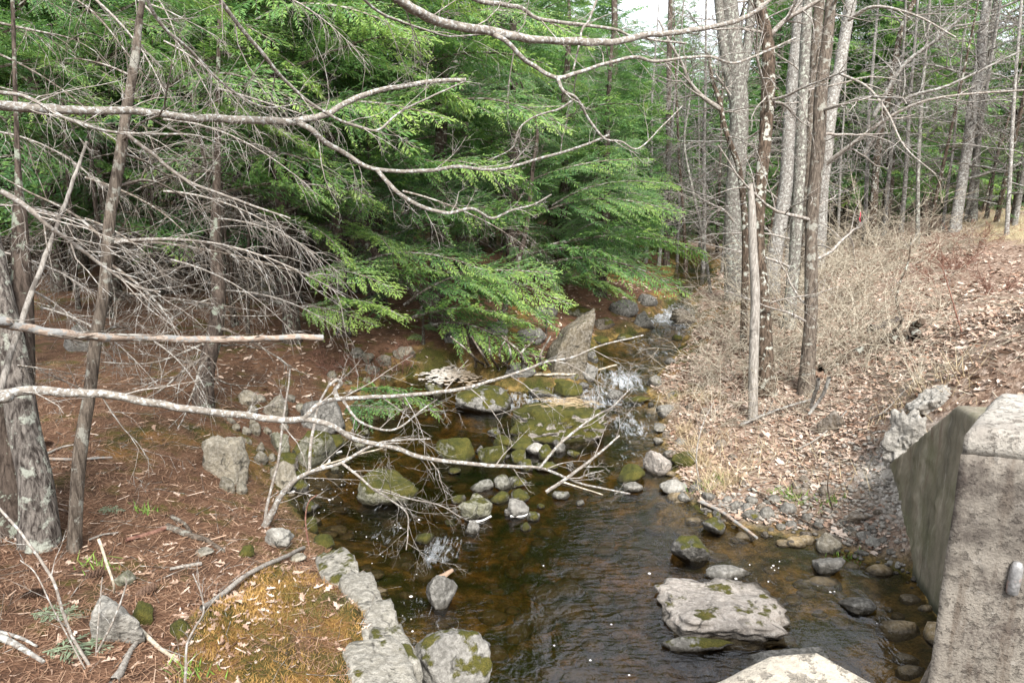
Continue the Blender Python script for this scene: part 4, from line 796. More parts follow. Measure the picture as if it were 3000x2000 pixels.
for x, y, s_ in ((11.5, 62, .85), (14.5, 70, 1.), (12, 50, .6), (17.5, 74, 1.05), (10, 78, 1.), (20, 90, 1.2), (16, 95, 1.15), (13, 88, 1.1), (23, 84, 1.2), (18.5, 62, .9), (15.8, 52, .7), (16.5, 82, 1.1), (9.6, 43, .85), (11.2, 47, .9), (12.6, 56, 1.), (10.2, 38, .6)): hemlock(x, y, .2 * s_, 'deep', 'evergreen far up the stream under the gap of sky', 'evergreens far up the stream', s_, 0, rw)
for x, y, s_ in ((4.1, 24.5, .7), (5.2, 30, .8), (6.8, 36, .9), (9.4, 27.5, .55), (10.6, 33, .7), (9.0, 42, .8), (11.5, 41, .8), (8.0, 46, .9), (7.6, 31.5, .5)): hemlock(x, y, .12, 'deep', 'small dense hemlock where the stream vanishes into the woods', 'hemlocks where the stream vanishes', s_ * .75, 0, rw)

# ---------------------------------------------------------------- bare trees of the right bank
def px_tree(name, label, pts, wpx, t, mat, base=None, branches=0, bmat='twig_bark', group=None, sides=12, rough=.10, blen=(1.2, 2.6), seed=0, top=6.0, stems=(), extra=(), flare=.3, updir=.35, brange=(.12, .95), stop=False):
    """a tree traced along its trunk, base last, all of it t metres away; goes on above the frame"""
    rg = np.random.default_rng(seed + 100); b = gp(*pts[-1]) if base is None else base; tb = depth(b) if t is None else t
    P = [at(u, v, tb * (1 - .0 * i)) for i, (u, v) in enumerate(pts)][::-1]; P[0] = np.array([P[0][0], P[0][1], min(P[0][2], hz(P[0][0], P[0][1])) - .15])
    W_ = np.interp(np.linspace(0, 1, len(P)), np.linspace(0, 1, len(wpx)), wpx[::-1]) / F * tb / 2
    if not stop:
        d = unit(P[-1] - P[-2]); d[2] = abs(d[2]); P = P + [P[-1] + d * top * .5, P[-1] + d * top + np.array([rg.normal(0, .2), rg.normal(0, .2), 0])]; W_ = np.r_[W_, W_[-1] * .7, W_[-1] * .3]
    root = empty(name, P[0] + np.array([0, 0, .15]), label, 'tree', group); off = np.array(root.location)
    obj('trunk', trunk_mesh(np.array(P) - off, W_, MAT[mat], sides, flare, rough), root)
    for sp, sw in stems:
        Q = np.array([at(u, v, tb) for u, v in sp]); obj('stem', trunk_mesh(Q - off, np.linspace(sw[0], sw[1], len(Q)) / F * tb / 2, MAT[mat], 8, 0, .08), root)
    for sp, sw in extra:
        Q = np.array([at(u, v, tt) for u, v, tt in sp]); R = np.interp(np.linspace(0, 1, len(Q)), [0, 1], sw) / F * Q_t(sp) / 2; g = Geo(); PR = crom(np.c_[Q - off, R], 5); tube(g, PR[:, :3], PR[:, 3], 6, .5, 0, True, .08)
        for k in range(7):
            i = rg.integers(3, len(PR) - 2); grow(g, PR[i, :3], perp(PR[i + 1, :3] - PR[i, :3], rg, rg.uniform(.5, 1.1)), rg.uniform(.4, 1.3), PR[i, 3] * .5, 1, rg, .16, .02, (5,), tint=.55, rmin=.00026 * tb)
        obj('branch', g.mesh('branch', MAT[bmat]), root)
    CPt = crom(np.c_[np.array(P) - off, W_], 6)
    for k in range(branches):
        f = rg.uniform(*brange); i = int(f * (len(CPt) - 2)); q = CPt[i, :3]; az = rg.uniform(0, 2 * pi); g = Geo(); l = rg.uniform(*blen)
        grow(g, q, np.array([cos(az), sin(az), rg.normal(updir, .25)]), l, min(CPt[i, 3] * .35, .012 * l + .004), 2, rg, .13, .02, (7, 5), (.5, 1.1), .5, .55, rmin=.00026 * tb); obj('branch', g.mesh('branch', MAT[bmat]), root)
    return root
def Q_t(sp): return np.array([q[2] for q in sp])
px_tree('maple_tree', 'grey lichened tree with forking top beside the upper stream', [(2135, -30), (2150, 150), (2165, 300), (2160, 450), (2148, 600), (2148, 750), (2160, 880)], [46, 52, 56, 50, 52, 60], None, 'grey_bark', branches=8, seed=1,
        stems=[([(2160, 330), (2128, 180), (2112, 60), (2100, -60)], (34, 26)), ([(2175, 240), (2192, 120), (2205, 0), (2212, -60)], (32, 24))])
px_tree('alder_tree', 'thin crooked dark tree in front of the grey forked one', [(2078, 175), (2088, 240), (2107, 290), (2118, 350), (2132, 400), (2161, 478), (2172, 540), (2179, 600), (2184, 720), (2188, 900)], [10, 14, 16, 18, 22], 14.5, 'dark_bark', branches=6, blen=(.8, 1.8), seed=2, top=2.0, flare=.1,
        extra=[([(2110, 320, 14.5), (2060, 285, 14.4), (2020, 240, 14.3), (2000, 190, 14.2), (1965, 130, 14), (1930, 60, 14)], (15, 5)), ([(2168, 480, 14.5), (2200, 455, 14.4), (2235, 435, 14.4)], (7, 3)), ([(2150, 650, 14.5), (2120, 615, 14.4), (2090, 602, 14.3)], (8, 4)), ([(2140, 280, 14.5), (2120, 250, 14.4), (2095, 215, 14.3)], (8, 4))], stop=True)
px_tree('rough_barked_tree', 'dark rough trunk with pale lichen flecks behind the silver snag', [(2218, -20), (2245, 100), (2252, 200), (2242, 400), (2228, 550), (2222, 700), (2236, 900), (2252, 1160)], [30, 34, 38, 38, 36, 34, 40, 50], None, 'dark_bark', branches=8, seed=3, extra=[([(2250, 110, 11.8), (2300, 60, 11.7), (2350, 30, 11.6), (2410, -5, 11.5)], (16, 10))])
px_tree('snag', 'silver barkless snag broken off at the top', [(2198, 540), (2203, 620), (2206, 720), (2213, 870), (2209, 1000), (2207, 1235)], [15, 22, 24, 27, 28, 28], None, 'silver_wood', seed=4, stop=True, flare=.05, rough=.06)
px_tree('birch_tree', 'pale smooth trunk leaning slightly left of the brown pair', [(2348, -20), (2337, 100), (2322, 250), (2312, 400), (2302, 550), (2285, 660), (2268, 760), (2258, 860)], [34, 36, 38, 40, 44], None, 'pale_bark', branches=7, seed=5)
px_tree('maple_tree', 'straight greyish brown trunk close behind the pale leaning one', [(2368, -20), (2356, 200), (2347, 400), (2337, 600), (2328, 750), (2318, 860), (2308, 962)], [28, 30, 32, 34, 36], None, 'grey_bark', branches=6, seed=6)
px_tree('oak_tree', 'brown trunk half hidden behind the dark foremost one', [(2402, -20), (2387, 200), (2377, 400), (2366, 600), (2356, 860)], [28, 30, 30, 32], None, 'brown_bark', branches=5, seed=7)
px_tree('oak_tree', 'dark brown foremost trunk of the bare clump on the right bank', [(2437, -20), (2426, 100), (2407, 250), (2400, 400), (2386, 550), (2377, 700), (2376, 900), (2371, 1000), (2364, 1150)], [30, 34, 36, 38, 36, 36, 38, 46], None, 'brown_bark', branches=8, seed=8)
px_tree('birch_tree', 'pale trunk leaning right behind the dark foremost one', [(2497, -20), (2476, 100), (2456, 220), (2437, 300), (2426, 400), (2412, 520), (2405, 650), (2398, 790)], [30, 34, 36, 34, 34], None, 'pale_bark', branches=7, seed=9,
        extra=[([(2420, 480, 15), (2500, 420, 14.5), (2620, 335, 14), (2760, 285, 13.5), (3060, 260, 13)], (14, 5)), ([(2460, 216, 15), (2540, 255, 14.5), (2600, 330, 14), (2650, 430, 13.5), (2740, 510, 13)], (9, 4)), ([(2485, 60, 15), (2560, 20, 14.5), (2680, 45, 14), (2800, 110, 13.5)], (11, 5))])
px_tree('birch_tree', 'white barked birch leaning right at the top of the leafy slope', [(2897, -20), (2881, 80), (2870, 200), (2851, 300), (2836, 420), (2816, 550), (2795, 680)], [24, 26, 28, 28, 30], None, 'pale_bark', branches=30, seed=10, blen=(1.8, 4.2), bmat='pale_bark', updir=.1)
px_tree('birch_tree', 'thinner grey birch right behind the white barked one', [(2915, 20), (2880, 250), (2866, 400), (2858, 520), (2850, 650)], [14, 18, 20, 22], None, 'grey_bark', branches=16, seed=11, blen=(1.5, 3.4), bmat='pale_bark', updir=.1)
px_tree('crooked_tree', 'crooked mossy tree leaning right behind the bare clump', [(2660, -20), (2615, 180), (2565, 330), (2525, 460), (2480, 560), (2440, 680)], [16, 20, 22, 24], None, 'dark_bark', branches=20, seed=12, blen=(1.5, 3.4), bmat='pale_bark', updir=.1, extra=[([(2560, 340, 18), (2640, 200, 17.5), (2740, 120, 17), (2830, 40, 16.5)], (14, 8)), ([(2530, 450, 18), (2640, 300, 17), (2780, 250, 16.5), (2990, 150, 16)], (12, 5))])
px_tree('crooked_tree', 'forked dark tree at the middle of the tangle of pale branches', [(2690, -20), (2640, 90), (2610, 250), (2575, 420), (2560, 600), (2556, 720)], [14, 18, 20, 22], None, 'dark_bark', branches=20, seed=13, blen=(1.5, 3.4), bmat='pale_bark', updir=.1)
px_tree('sapling', 'slim pale sapling rising from the thicket right of the bare clump', [(2560, 160), (2545, 350), (2540, 520), (2530, 720)], [8, 10, 12], None, 'pale_bark', branches=14, seed=14, blen=(1, 2.6), bmat='pale_bark')
px_tree('sapling', 'slim grey sapling between the tangle and the white birch', [(2720, 60), (2700, 300), (2690, 500), (2690, 720)], [8, 10, 12], None, 'grey_bark', branches=16, seed=15, blen=(1, 2.6), bmat='pale_bark')
px_tree('sapling', 'bare sapling spreading pale twigs at the right frame edge', [(2990, 40), (2970, 300), (2960, 500), (2950, 690)], [8, 10, 12], None, 'pale_bark', branches=20, seed=16, blen=(1.2, 2.8), bmat='pale_bark')
px_tree('sapling', 'bent bare sapling overhanging the rapids from the right bank', [(2020, 300), (2005, 420), (2030, 560), (2060, 700), (2085, 860)], [5, 6, 8, 10], None, 'grey_bark', branches=8, seed=17, blen=(.8, 1.8), top=2)
px_tree('leafless_tree', 'far thin trunk standing under the gap of sky', [(1965, -10), (1960, 200), (1958, 450), (1955, 640), (1952, 780)], [14, 15, 16, 18], 26, 'hemlock_bark', branches=10, seed=18, blen=(1.2, 2.6))
px_tree('leafless_tree', 'second far thin trunk left of the gap of sky', [(1800, -10), (1802, 300), (1806, 520), (1808, 760)], [18, 20, 22], 27, 'hemlock_bark', branches=10, seed=19, blen=(1.2, 2.6))

# thin bare trees filling the back of the right bank: three shapes, copied
BT = []
for k in range(3):
    rg = np.random.default_rng(300 + k); tr_ = trunk_mesh(straight(9, (rg.normal(0, .05), rg.normal(0, .05)), rg), np.linspace(1, .2, 6) * .07, MAT['pale_bark' if k != 1 else 'dark_bark'], 7); brs = []
    for j in range(13):
        g = Geo(); az = rg.uniform(0, 2 * pi); grow(g, np.array([0, 0, rg.uniform(1.2, 7.5)]), np.array([cos(az), sin(az), rg.normal(.35, .3)]), rg.uniform(1.4, 3.2), .022, 2, rg, .13, .02, (7, 5), (.5, 1.1), .5, .58, rmin=.006)
        brs.append(g.mesh('branch', MAT['pale_bark' if k != 1 else 'dead_twig']))
    BT.append((tr_, brs))
rq = np.random.default_rng(9)
for k, (u, v) in enumerate([(2450, 740), (2510, 700), (2590, 690), (2640, 680), (2720, 690), (2760, 670), (2830, 650), (2920, 650), (2970, 660), (2300, 790), (2240, 800), (2120, 800), (2060, 790), (2010, 800), (1985, 770), (1930, 780), (2100, 740), (2480, 660), (2680, 640), (2880, 620), (1890, 770), (2050, 730)]):
    p = gp(u, v); root = empty('bare_tree', p, 'thin bare tree in the tangle behind the right bank', 'tree', 'thin bare trees behind the right bank', (0, 0, rq.uniform(0, 6.28)), rq.uniform(.8, 1.35)); tr_, brs = BT[k % 3]; obj('trunk', tr_, root)
    for b_ in brs: obj('branch', b_, root)
# ---------------------------------------------------------------- trees of the left foreground
px_tree('oak_tree', 'stout rough trunk with pale lichen at the left edge', [(-90, 450), (-48, 650), (-5, 850), (40, 1050), (70, 1250), (105, 1420), (110, 1600)], [60, 66, 70, 76, 82, 88, 104], None, 'oak_bark', seed=20, flare=.25, sides=18, rough=.12)
px_tree('oak_tree', 'thicker shaded trunk behind the stout lichened one', [(50, 430), (58, 650), (62, 900), (45, 1200), (22, 1540)], [14, 40, 64, 100, 140], None, 'hemlock_bark', seed=21, flare=.2, sides=18)
px_tree('sapling', 'tall slender sapling leaning right across the left woods', [(425, -40), (408, 60), (398, 160), (385, 240), (365, 360), (350, 470), (322, 640), (305, 850), (283, 980), (262, 1150), (232, 1350), (206, 1640)], [16, 20, 24, 26, 28, 30, 32, 32, 33, 34, 36, 40], 6.1, 'brown_bark', seed=22, flare=.15, branches=10, blen=(.6, 1.5), bmat='dead_twig')
px_tree('hemlock_tree', 'dark trunk bent at its foot on the edge of the left bank', [(640, 200), (636, 500), (632, 700), (640, 850), (632, 960), (605, 1080), (588, 1195)], [12, 20, 34, 42, 44, 48, 56], None, 'hemlock_bark', seed=23, flare=.3, branches=9, blen=(1., 2.4), bmat='dead_twig', updir=-.1, brange=(.1, .6))
px_tree('leaning_trunk', 'grey hemlock trunk leaning over the stream under green boughs', [(1120, 760), (1240, 880), (1330, 950), (1420, 1020), (1480, 1075)], [24, 30, 34, 36], 14.8, 'hemlock_bark', seed=24, branches=5, blen=(.6, 1.4), top=1.5, bmat='dead_twig')
px_tree('hemlock_tree', 'thin dark trunk beside the leaning one above the roots', [(1560, 500), (1545, 650), (1520, 760), (1480, 900), (1440, 1000)], [12, 14, 16, 18], 15.5, 'hemlock_bark', seed=25, branches=6, blen=(.8, 1.6), top=2., bmat='dead_twig')

def limb(root, pts, w0, w1, mat='limb_bark', tw=6, seed=0, tl=(.3, .9), name='limb', kids=(5, 3), n=9, rough=.14, grav=0.03, lev=1, tipr=None, end=True):
    if root.name.startswith('overhanging') and tw > 3: tw = int(tw * 1.15); lev = 2
    rg = np.random.default_rng(seed + 500); off = np.array(root.location); T_ = np.array([p[2] for p in pts], float); Q = np.array([at(*p) for p in pts]) - off
    R = np.linspace(w0, w1, len(pts)) / F * T_ / 2; PR = crom(np.c_[Q, R], 7); m = len(PR)
    PR[:, :3] += .35 * PR[:, 3:4] * np.stack([noise3(PR[:, :3] * 9 + 3 * k, seed + k) for k in range(3)], -1); g = Geo(); tube(g, PR[:, :3], PR[:, 3], n, .55, 0, True, rough)
    for k in range(tw):
        i = int(m * (.12 + .85 * (k + rg.random()) / tw)); i = min(i, m - 2); d = perp(PR[i + 1, :3] - PR[i, :3], rg, rg.uniform(.5, 1.0)); d[1] *= .6; d = unit(d)
        grow(g, PR[i, :3], d, rg.uniform(*tl), max(.0022, min(PR[i, 3] * .5, .007)), lev, rg, .17, grav, kids if lev > 1 else kids[-1:], (.5, 1.1), .55, .55, 1)
    return obj(name, g.mesh(name, [MAT[mat], MAT['twig_bark']]), root)
def splinters(root, pts, n_, seed):
    rg = np.random.default_rng(seed); off_ = np.array(root.location); g = Geo(); PR = crom(np.array([at(*p) for p in pts]) - off_, 6)
    for k in range(n_):
        i = rg.integers(1, len(PR) - 3); d = unit(PR[i + 1] - PR[i]); q = PR[i] + rg.normal(0, .5, 3) * .028; P = np.array([q, q + d * rg.uniform(.06, .14) + rg.normal(0, .008, 3), q + d * rg.uniform(.16, .3) + rg.normal(0, .03, 3)]); tube(g, P, [.010, .009, .002], 4, rg.uniform(.3, .7), 0, True)
    obj('bark_strips', g.mesh('bark_strips', MAT['dead_twig']), root)
# one tree beyond the left edge reaches three long limbs across the view
ot = empty('overhanging_tree', (-6.4, 4.3, hz(-6.4, 4.3)), 'tree beyond the left edge whose long pale limbs cross the view', 'tree'); off = np.array(ot.location)
P = np.array([[0, 0, -.2], [.05, 0, 1], [.1, .05, 2.5], [.05, .1, 4.5], [.2, .1, 7.5], [.3, .2, 11]]); obj('trunk', trunk_mesh(P, np.array([.2, .19, .18, .17, .13, .05]), MAT['oak_bark'], 12), ot)
def start(z): q = off + np.array([.08, .05, z - off[2]]); r = q - CAM; t = depth(q); cx = 1500 + F * r[0] / t; cyy = 1000 - F * (r[1] * SP + r[2] * CP) / t; return (cx, cyy, t)
limb(ot, [start(4.6), (-150, 300, 5.0), (0, 312, 5.2), (180, 322, 5.4), (400, 326, 5.7), (560, 346, 5.9), (750, 353, 6.2), (870, 356, 6.4), (950, 336, 6.5), (1010, 305, 6.6), (1100, 268, 6.8), (1250, 241, 7.0), (1365, 233, 7.1)], 31, 11, tw=9, seed=1)
limb(ot, [(868, 356, 6.4), (910, 378, 6.4), (960, 420, 6.5), (1010, 448, 6.6), (1080, 490, 6.7), (1160, 502, 6.8), (1260, 500, 6.9), (1340, 489, 7.0), (1450, 498, 7.1), (1560, 470, 7.2), (1700, 430, 7.3), (1785, 395, 7.4)], 17, 6, tw=8, seed=2)
limb(ot, [(1105, 498, 6.7), (1160, 560, 6.7), (1230, 602, 6.8), (1310, 625, 6.9), (1385, 612, 7.0), (1440, 640, 7.1), (1500, 615, 7.2), (1560, 600, 7.3), (1615, 570, 7.4)], 14, 4, tw=7, seed=3, tl=(.2, .5))
limb(ot, [start(3.3), (-80, 938, 5.0), (0, 947, 5.2), (100, 962, 5.4), (180, 977, 5.5), (330, 988, 5.8), (500, 992, 6.1), (700, 992, 6.4), (850, 986, 6.6), (948, 986, 6.7)], 28, 16, 'bare_wood', tw=2, seed=4, name='broken_limb', rough=.45, tl=(.1, .3))
splinters(ot, [(100, 962, 5.4), (180, 977, 5.5), (330, 988, 5.8), (500, 992, 6.1), (600, 992, 6.25), (948, 986, 6.7)], 26, 3)
limb(ot, [start(2.9), (-80, 1165, 4.6), (0, 1152, 4.7), (100, 1146, 4.8), (250, 1151, 4.9), (350, 1160, 5.0), (480, 1186, 5.1), (620, 1206, 5.2), (720, 1217, 5.3), (820, 1228, 5.4), (895, 1228, 5.5)], 29, 19, tw=5, seed=5)
limb(ot, [(888, 1228, 5.5), (912, 1205, 5.5), (950, 1176, 5.6), (1000, 1166, 5.7), (1100, 1162, 5.8), (1200, 1156, 5.9), (1340, 1140, 6.0), (1450, 1112, 6.2), (1540, 1082, 6.3), (1600, 1060, 6.4), (1680, 1046, 6.5), (1760, 1012, 6.6), (1885, 982, 6.8)], 16, 4, tw=10, seed=6, tl=(.3, .8), lev=2)
limb(ot, [(890, 1228, 5.5), (960, 1241, 5.5), (1050, 1288, 5.6), (1160, 1312, 5.7), (1240, 1340, 5.8), (1380, 1359, 5.9), (1500, 1366, 6.0), (1580, 1370, 6.1), (1640, 1391, 6.2), (1700, 1416, 6.3), (1845, 1446, 6.5)], 18, 5, tw=8, seed=7, tl=(.2, .6))
limb(ot, [(990, 1168, 5.7), (982, 1140, 5.7), (1000, 1122, 5.7), (985, 1112, 5.65), (965, 1128, 5.6)], 14, 9, tw=0, seed=8, name='knuckle')
limb(ot, [(1005, 1172, 5.7), (1050, 1230, 5.7), (1120, 1258, 5.8), (1170, 1252, 5.9), (1230, 1205, 6.0), (1280, 1170, 6.1)], 9, 4, tw=5, seed=9, tl=(.2, .5))
limb(ot, [(1580, 1370, 6.1), (1640, 1300, 6.1), (1700, 1250, 6.2), (1760, 1210, 6.3), (1790, 1195, 6.3), (1845, 1140, 6.4)], 9, 4, tw=5, seed=10, tl=(.2, .5))
limb(ot, [(1600, 1440, 6.2), (1660, 1400, 6.2), (1740, 1340, 6.3), (1815, 1275, 6.4)], 12, 5, tw=4, seed=11, tl=(.2, .5))
limb(ot, [(0, 560, 4.6), (80, 610, 4.7), (150, 668, 4.8), (230, 725, 5.0), (330, 800, 5.2), (400, 840, 5.3), (470, 855, 5.4)], 18, 5, 'twig_bark', tw=14, seed=12, tl=(.3, .9), lev=2)
limb(ot, [(-20, 270, 4.6), (80, 285, 4.7), (190, 345, 4.8), (300, 382, 5.0), (400, 392, 5.1), (560, 395, 5.3), (640, 420, 5.5)], 13, 4, tw=8, seed=13, tl=(.3, .7), lev=2)
limb(ot, [(365, 390, 5.6), (450, 455, 5.8), (550, 530, 6.0), (650, 570, 6.2), (760, 610, 6.4), (850, 640, 6.6)], 12, 5, 'twig_bark', tw=10, seed=14, tl=(.3, .8), lev=2)
# a second one drops its limbs in from above
o2 = empty('overhanging_tree', (-3.8, 2.2, hz(-3.8, 2.2)), 'tree beside the camera whose curved limbs hang in from the top edge', 'tree'); off = np.array(o2.location)
P = np.array([[0, 0, -.2], [0, 0, 1], [.1, .1, 3], [.2, .2, 5], [.3, .3, 8], [.4, .5, 12]]); obj('trunk', trunk_mesh(P, np.array([.2, .19, .17, .15, .12, .05]), MAT['oak_bark'], 12), o2)
limb(o2, [start(6.8), (900, -330, 4.4), (1080, -80, 4.8), (1180, 8, 5.0), (1250, 50, 5.2), (1330, 76, 5.4), (1450, 96, 5.6), (1550, 115, 5.8), (1650, 121, 6.0), (1750, 125, 6.2), (1830, 119, 6.4), (1900, 100, 6.5), (1950, 98, 6.6), (2050, 86, 6.8), (2150, 65, 7.0), (2220, 30, 7.1), (2300, -40, 7.2)], 32, 11, tw=8, seed=21)
limb(o2, [(1435, 95, 5.6), (1480, 118, 5.6), (1525, 165, 5.7), (1560, 192, 5.8), (1630, 228, 5.9), (1690, 214, 6.0), (1780, 186, 6.2), (1855, 168, 6.3), (1920, 180, 6.4), (2010, 170, 6.5), (2080, 166, 6.6), (2150, 185, 6.7), (2240, 152, 6.8), (2330, 112, 6.9)], 15, 5, tw=6, seed=22)
limb(o2, [(1632, 228, 5.9), (1650, 268, 5.9), (1685, 286, 6.0), (1705, 312, 6.1), (1725, 350, 6.2), (1770, 405, 6.3), (1820, 415, 6.4), (1870, 435, 6.5), (1940, 370, 6.6), (2000, 310, 6.7)], 11, 3, tw=5, seed=23, tl=(.2, .5))
limb(o2, [(1690, 284, 6.0), (1640, 318, 6.0), (1560, 345, 6.1), (1520, 380, 6.1), (1500, 435, 6.2), (1430, 470, 6.3)], 7, 3, tw=4, seed=24, tl=(.2, .4))
limb(o2, [start(7.4), (1150, -250, 5.0), (1300, -60, 5.4), (1380, -6, 5.6), (1450, 11, 5.8), (1520, 22, 6.0), (1570, 52, 6.1), (1620, 62, 6.2), (1700, 72, 6.4), (1800, 86, 6.6), (1850, 106, 6.7), (1950, 122, 6.9), (2010, 128, 7.0)], 17, 6, tw=5, seed=25)
limb(o2, [start(6.2), (560, -180, 4.9), (640, -10, 5.2), (720, 100, 5.5), (780, 170, 5.7), (830, 232, 5.9), (900, 295, 6.1), (980, 345, 6.3), (1060, 375, 6.5), (1110, 380, 6.6), (1170, 330, 6.7), (1260, 285, 6.9), (1360, 240, 7.1)], 15, 4, tw=9, seed=26, lev=2)
limb(o2, [(400, -120, 5.0), (430, 0, 5.2), (480, 80, 5.4), (560, 150, 5.6), (620, 215, 5.8), (700, 280, 6.0), (780, 315, 6.1), (870, 305, 6.2)], 12, 4, tw=8, seed=27, lev=2)
limb(o2, [(1010, -60, 4.9), (1100, 30, 5.2), (1180, 66, 5.4), (1260, 92, 5.6), (1320, 107, 5.8), (1420, 100, 6.0)], 9, 4, tw=5, seed=28)
limb(o2, [(1755, -20, 6.2), (1725, 60, 6.2), (1705, 90, 6.2), (1695, 140, 6.2), (1680, 205, 6.2)], 7, 5, tw=3, seed=29, tl=(.15, .4))
# alder leaning out from the left shore
b = gp(775, 1545); al = empty('alder_shrub', b, 'slender leaning alder at the left shore with twigs over the water', 'shrub')
ta = depth(b)
limb(al, [(775, 1545, ta), (800, 1500, ta), (820, 1455, ta), (860, 1410, ta), (905, 1383, ta), (1000, 1355, ta + .2), (1080, 1310, ta + .4), (1150, 1290, ta + .5), (1260, 1285, ta + .6)], 20, 4, 'limb_bark', tw=8, seed=31, tl=(.25, .7), name='stem')
limb(al, [(772, 1540, ta), (790, 1450, ta), (815, 1350, ta), (830, 1230, ta), (845, 1130, ta), (850, 1080, ta)], 9, 5, 'twig_bark', tw=3, seed=32, tl=(.2, .4), name='stem')
limb(al, [(905, 1383, ta), (912, 1300, ta), (925, 1220, ta), (940, 1170, ta), (970, 1120, ta)], 10, 6, 'twig_bark', tw=3, seed=33, tl=(.2, .4), name='stem')
limb(al, [(1000, 1355, ta + .2), (1040, 1385, ta + .1), (1090, 1430, ta), (1130, 1455, ta - .1), (1190, 1500, ta - .2), (1195, 1560, ta - .3), (1190, 1610, ta - .4)], 8, 3, 'twig_bark', tw=12, seed=34, tl=(.3, .7), name='twig', lev=2)
limb(al, [(1090, 1430, ta), (1200, 1460, ta - .1), (1290, 1480, ta - .1), (1350, 1515, ta - .1)], 5, 3, 'twig_bark', tw=8, seed=35, tl=(.2, .5), name='twig', lev=2)
# leaning dead pole on the left
pole = empty('dead_pole', gp(-40, 1330), 'straight dead pole leaning across the lower left woods', 'pole')
limb(pole, [(-60, 1260, 5.3), (0, 1130, 5.4), (40, 1010, 5.5), (95, 850, 5.7), (160, 680, 5.9), (215, 530, 6.1), (255, 415, 6.2)], 22, 8, 'silver_wood', tw=3, seed=41, name='shaft', tl=(.1, .2))
# dead fans of twigs hanging through the left woods, parts of the hemlocks there
def fan(root, u0, v0, u1, v1, t0, t1, k, roll=0., s=1.0, pale=False):
    a, b_ = at(u0, v0, t0), at(u1, v1, t1); d = b_ - a; l = np.linalg.norm(d); ms = DP if pale else DM; L0 = ((2.2, 2.6, 1.8) if pale else (2.4, 2.0, 2.8, 1.6, 2.2))[k % len(ms)]
    obj('dead_branch', ms[k % len(ms)], root, a - np.array(root.location), (roll, -math.asin(d[2] / l) - .2, math.atan2(d[1], d[0])), l / L0 * s)
T_ = hm['tl']; Tm = hm['l2']
for i, q in enumerate([(60, -60, 420, 240, 7.5, 7.2), (180, -80, 500, 330, 7.4, 7.2), (330, -60, 640, 330, 7.6, 7.6), (-40, 60, 330, 180, 7.6, 7.3), (420, -60, 520, 250, 8, 8), (-60, 380, 330, 470, 8.2, 8), (0, 160, 260, 420, 8, 7.8), (-80, 720, 300, 900, 7, 6.8), (-60, 600, 350, 700, 7.4, 7.2), (-60, 1060, 260, 1180, 6, 6)]): fan(T_, *q, i, .4 * (-1) ** i, pale=i % 3 != 0)
for i, q in enumerate([(335, 710, 980, 900, 8.6, 8.4), (330, 700, 900, 860, 8.8, 9.2), (480, 350, 880, 490, 9, 8.8), (300, 760, 640, 1120, 7.2, 7), (420, 980, 610, 1250, 7, 6.8), (250, 520, 620, 760, 8.6, 8.4), (640, 640, 980, 820, 10, 10), (250, 640, 560, 820, 7.6, 7.4), (480, 560, 900, 700, 9.6, 9.5), (380, 860, 760, 1000, 7.8, 8), (640, 850, 1000, 1000, 11, 11.2)]): fan(Tm, *q, i, .4 * (-1) ** i, pale=i % 2 == 0)
for i, q in enumerate([(700, -60, 1060, 200, 7.6, 7.8), (640, 260, 1000, 420, 8, 8), (480, 120, 760, 360, 7.6, 7.8), (-60, 240, 200, 330, 6.6, 6.6), (100, 330, 420, 520, 7.4, 7.2), (0, 820, 340, 960, 6.8, 6.6), (120, 900, 420, 1150, 6.6, 6.4), (1180, 560, 1560, 690, 9.4, 9.2), (500, 760, 860, 960, 8.4, 8.6)]): fan(hm['tm'], *q, i, .5 * (-1) ** i, pale=i % 4 != 3)
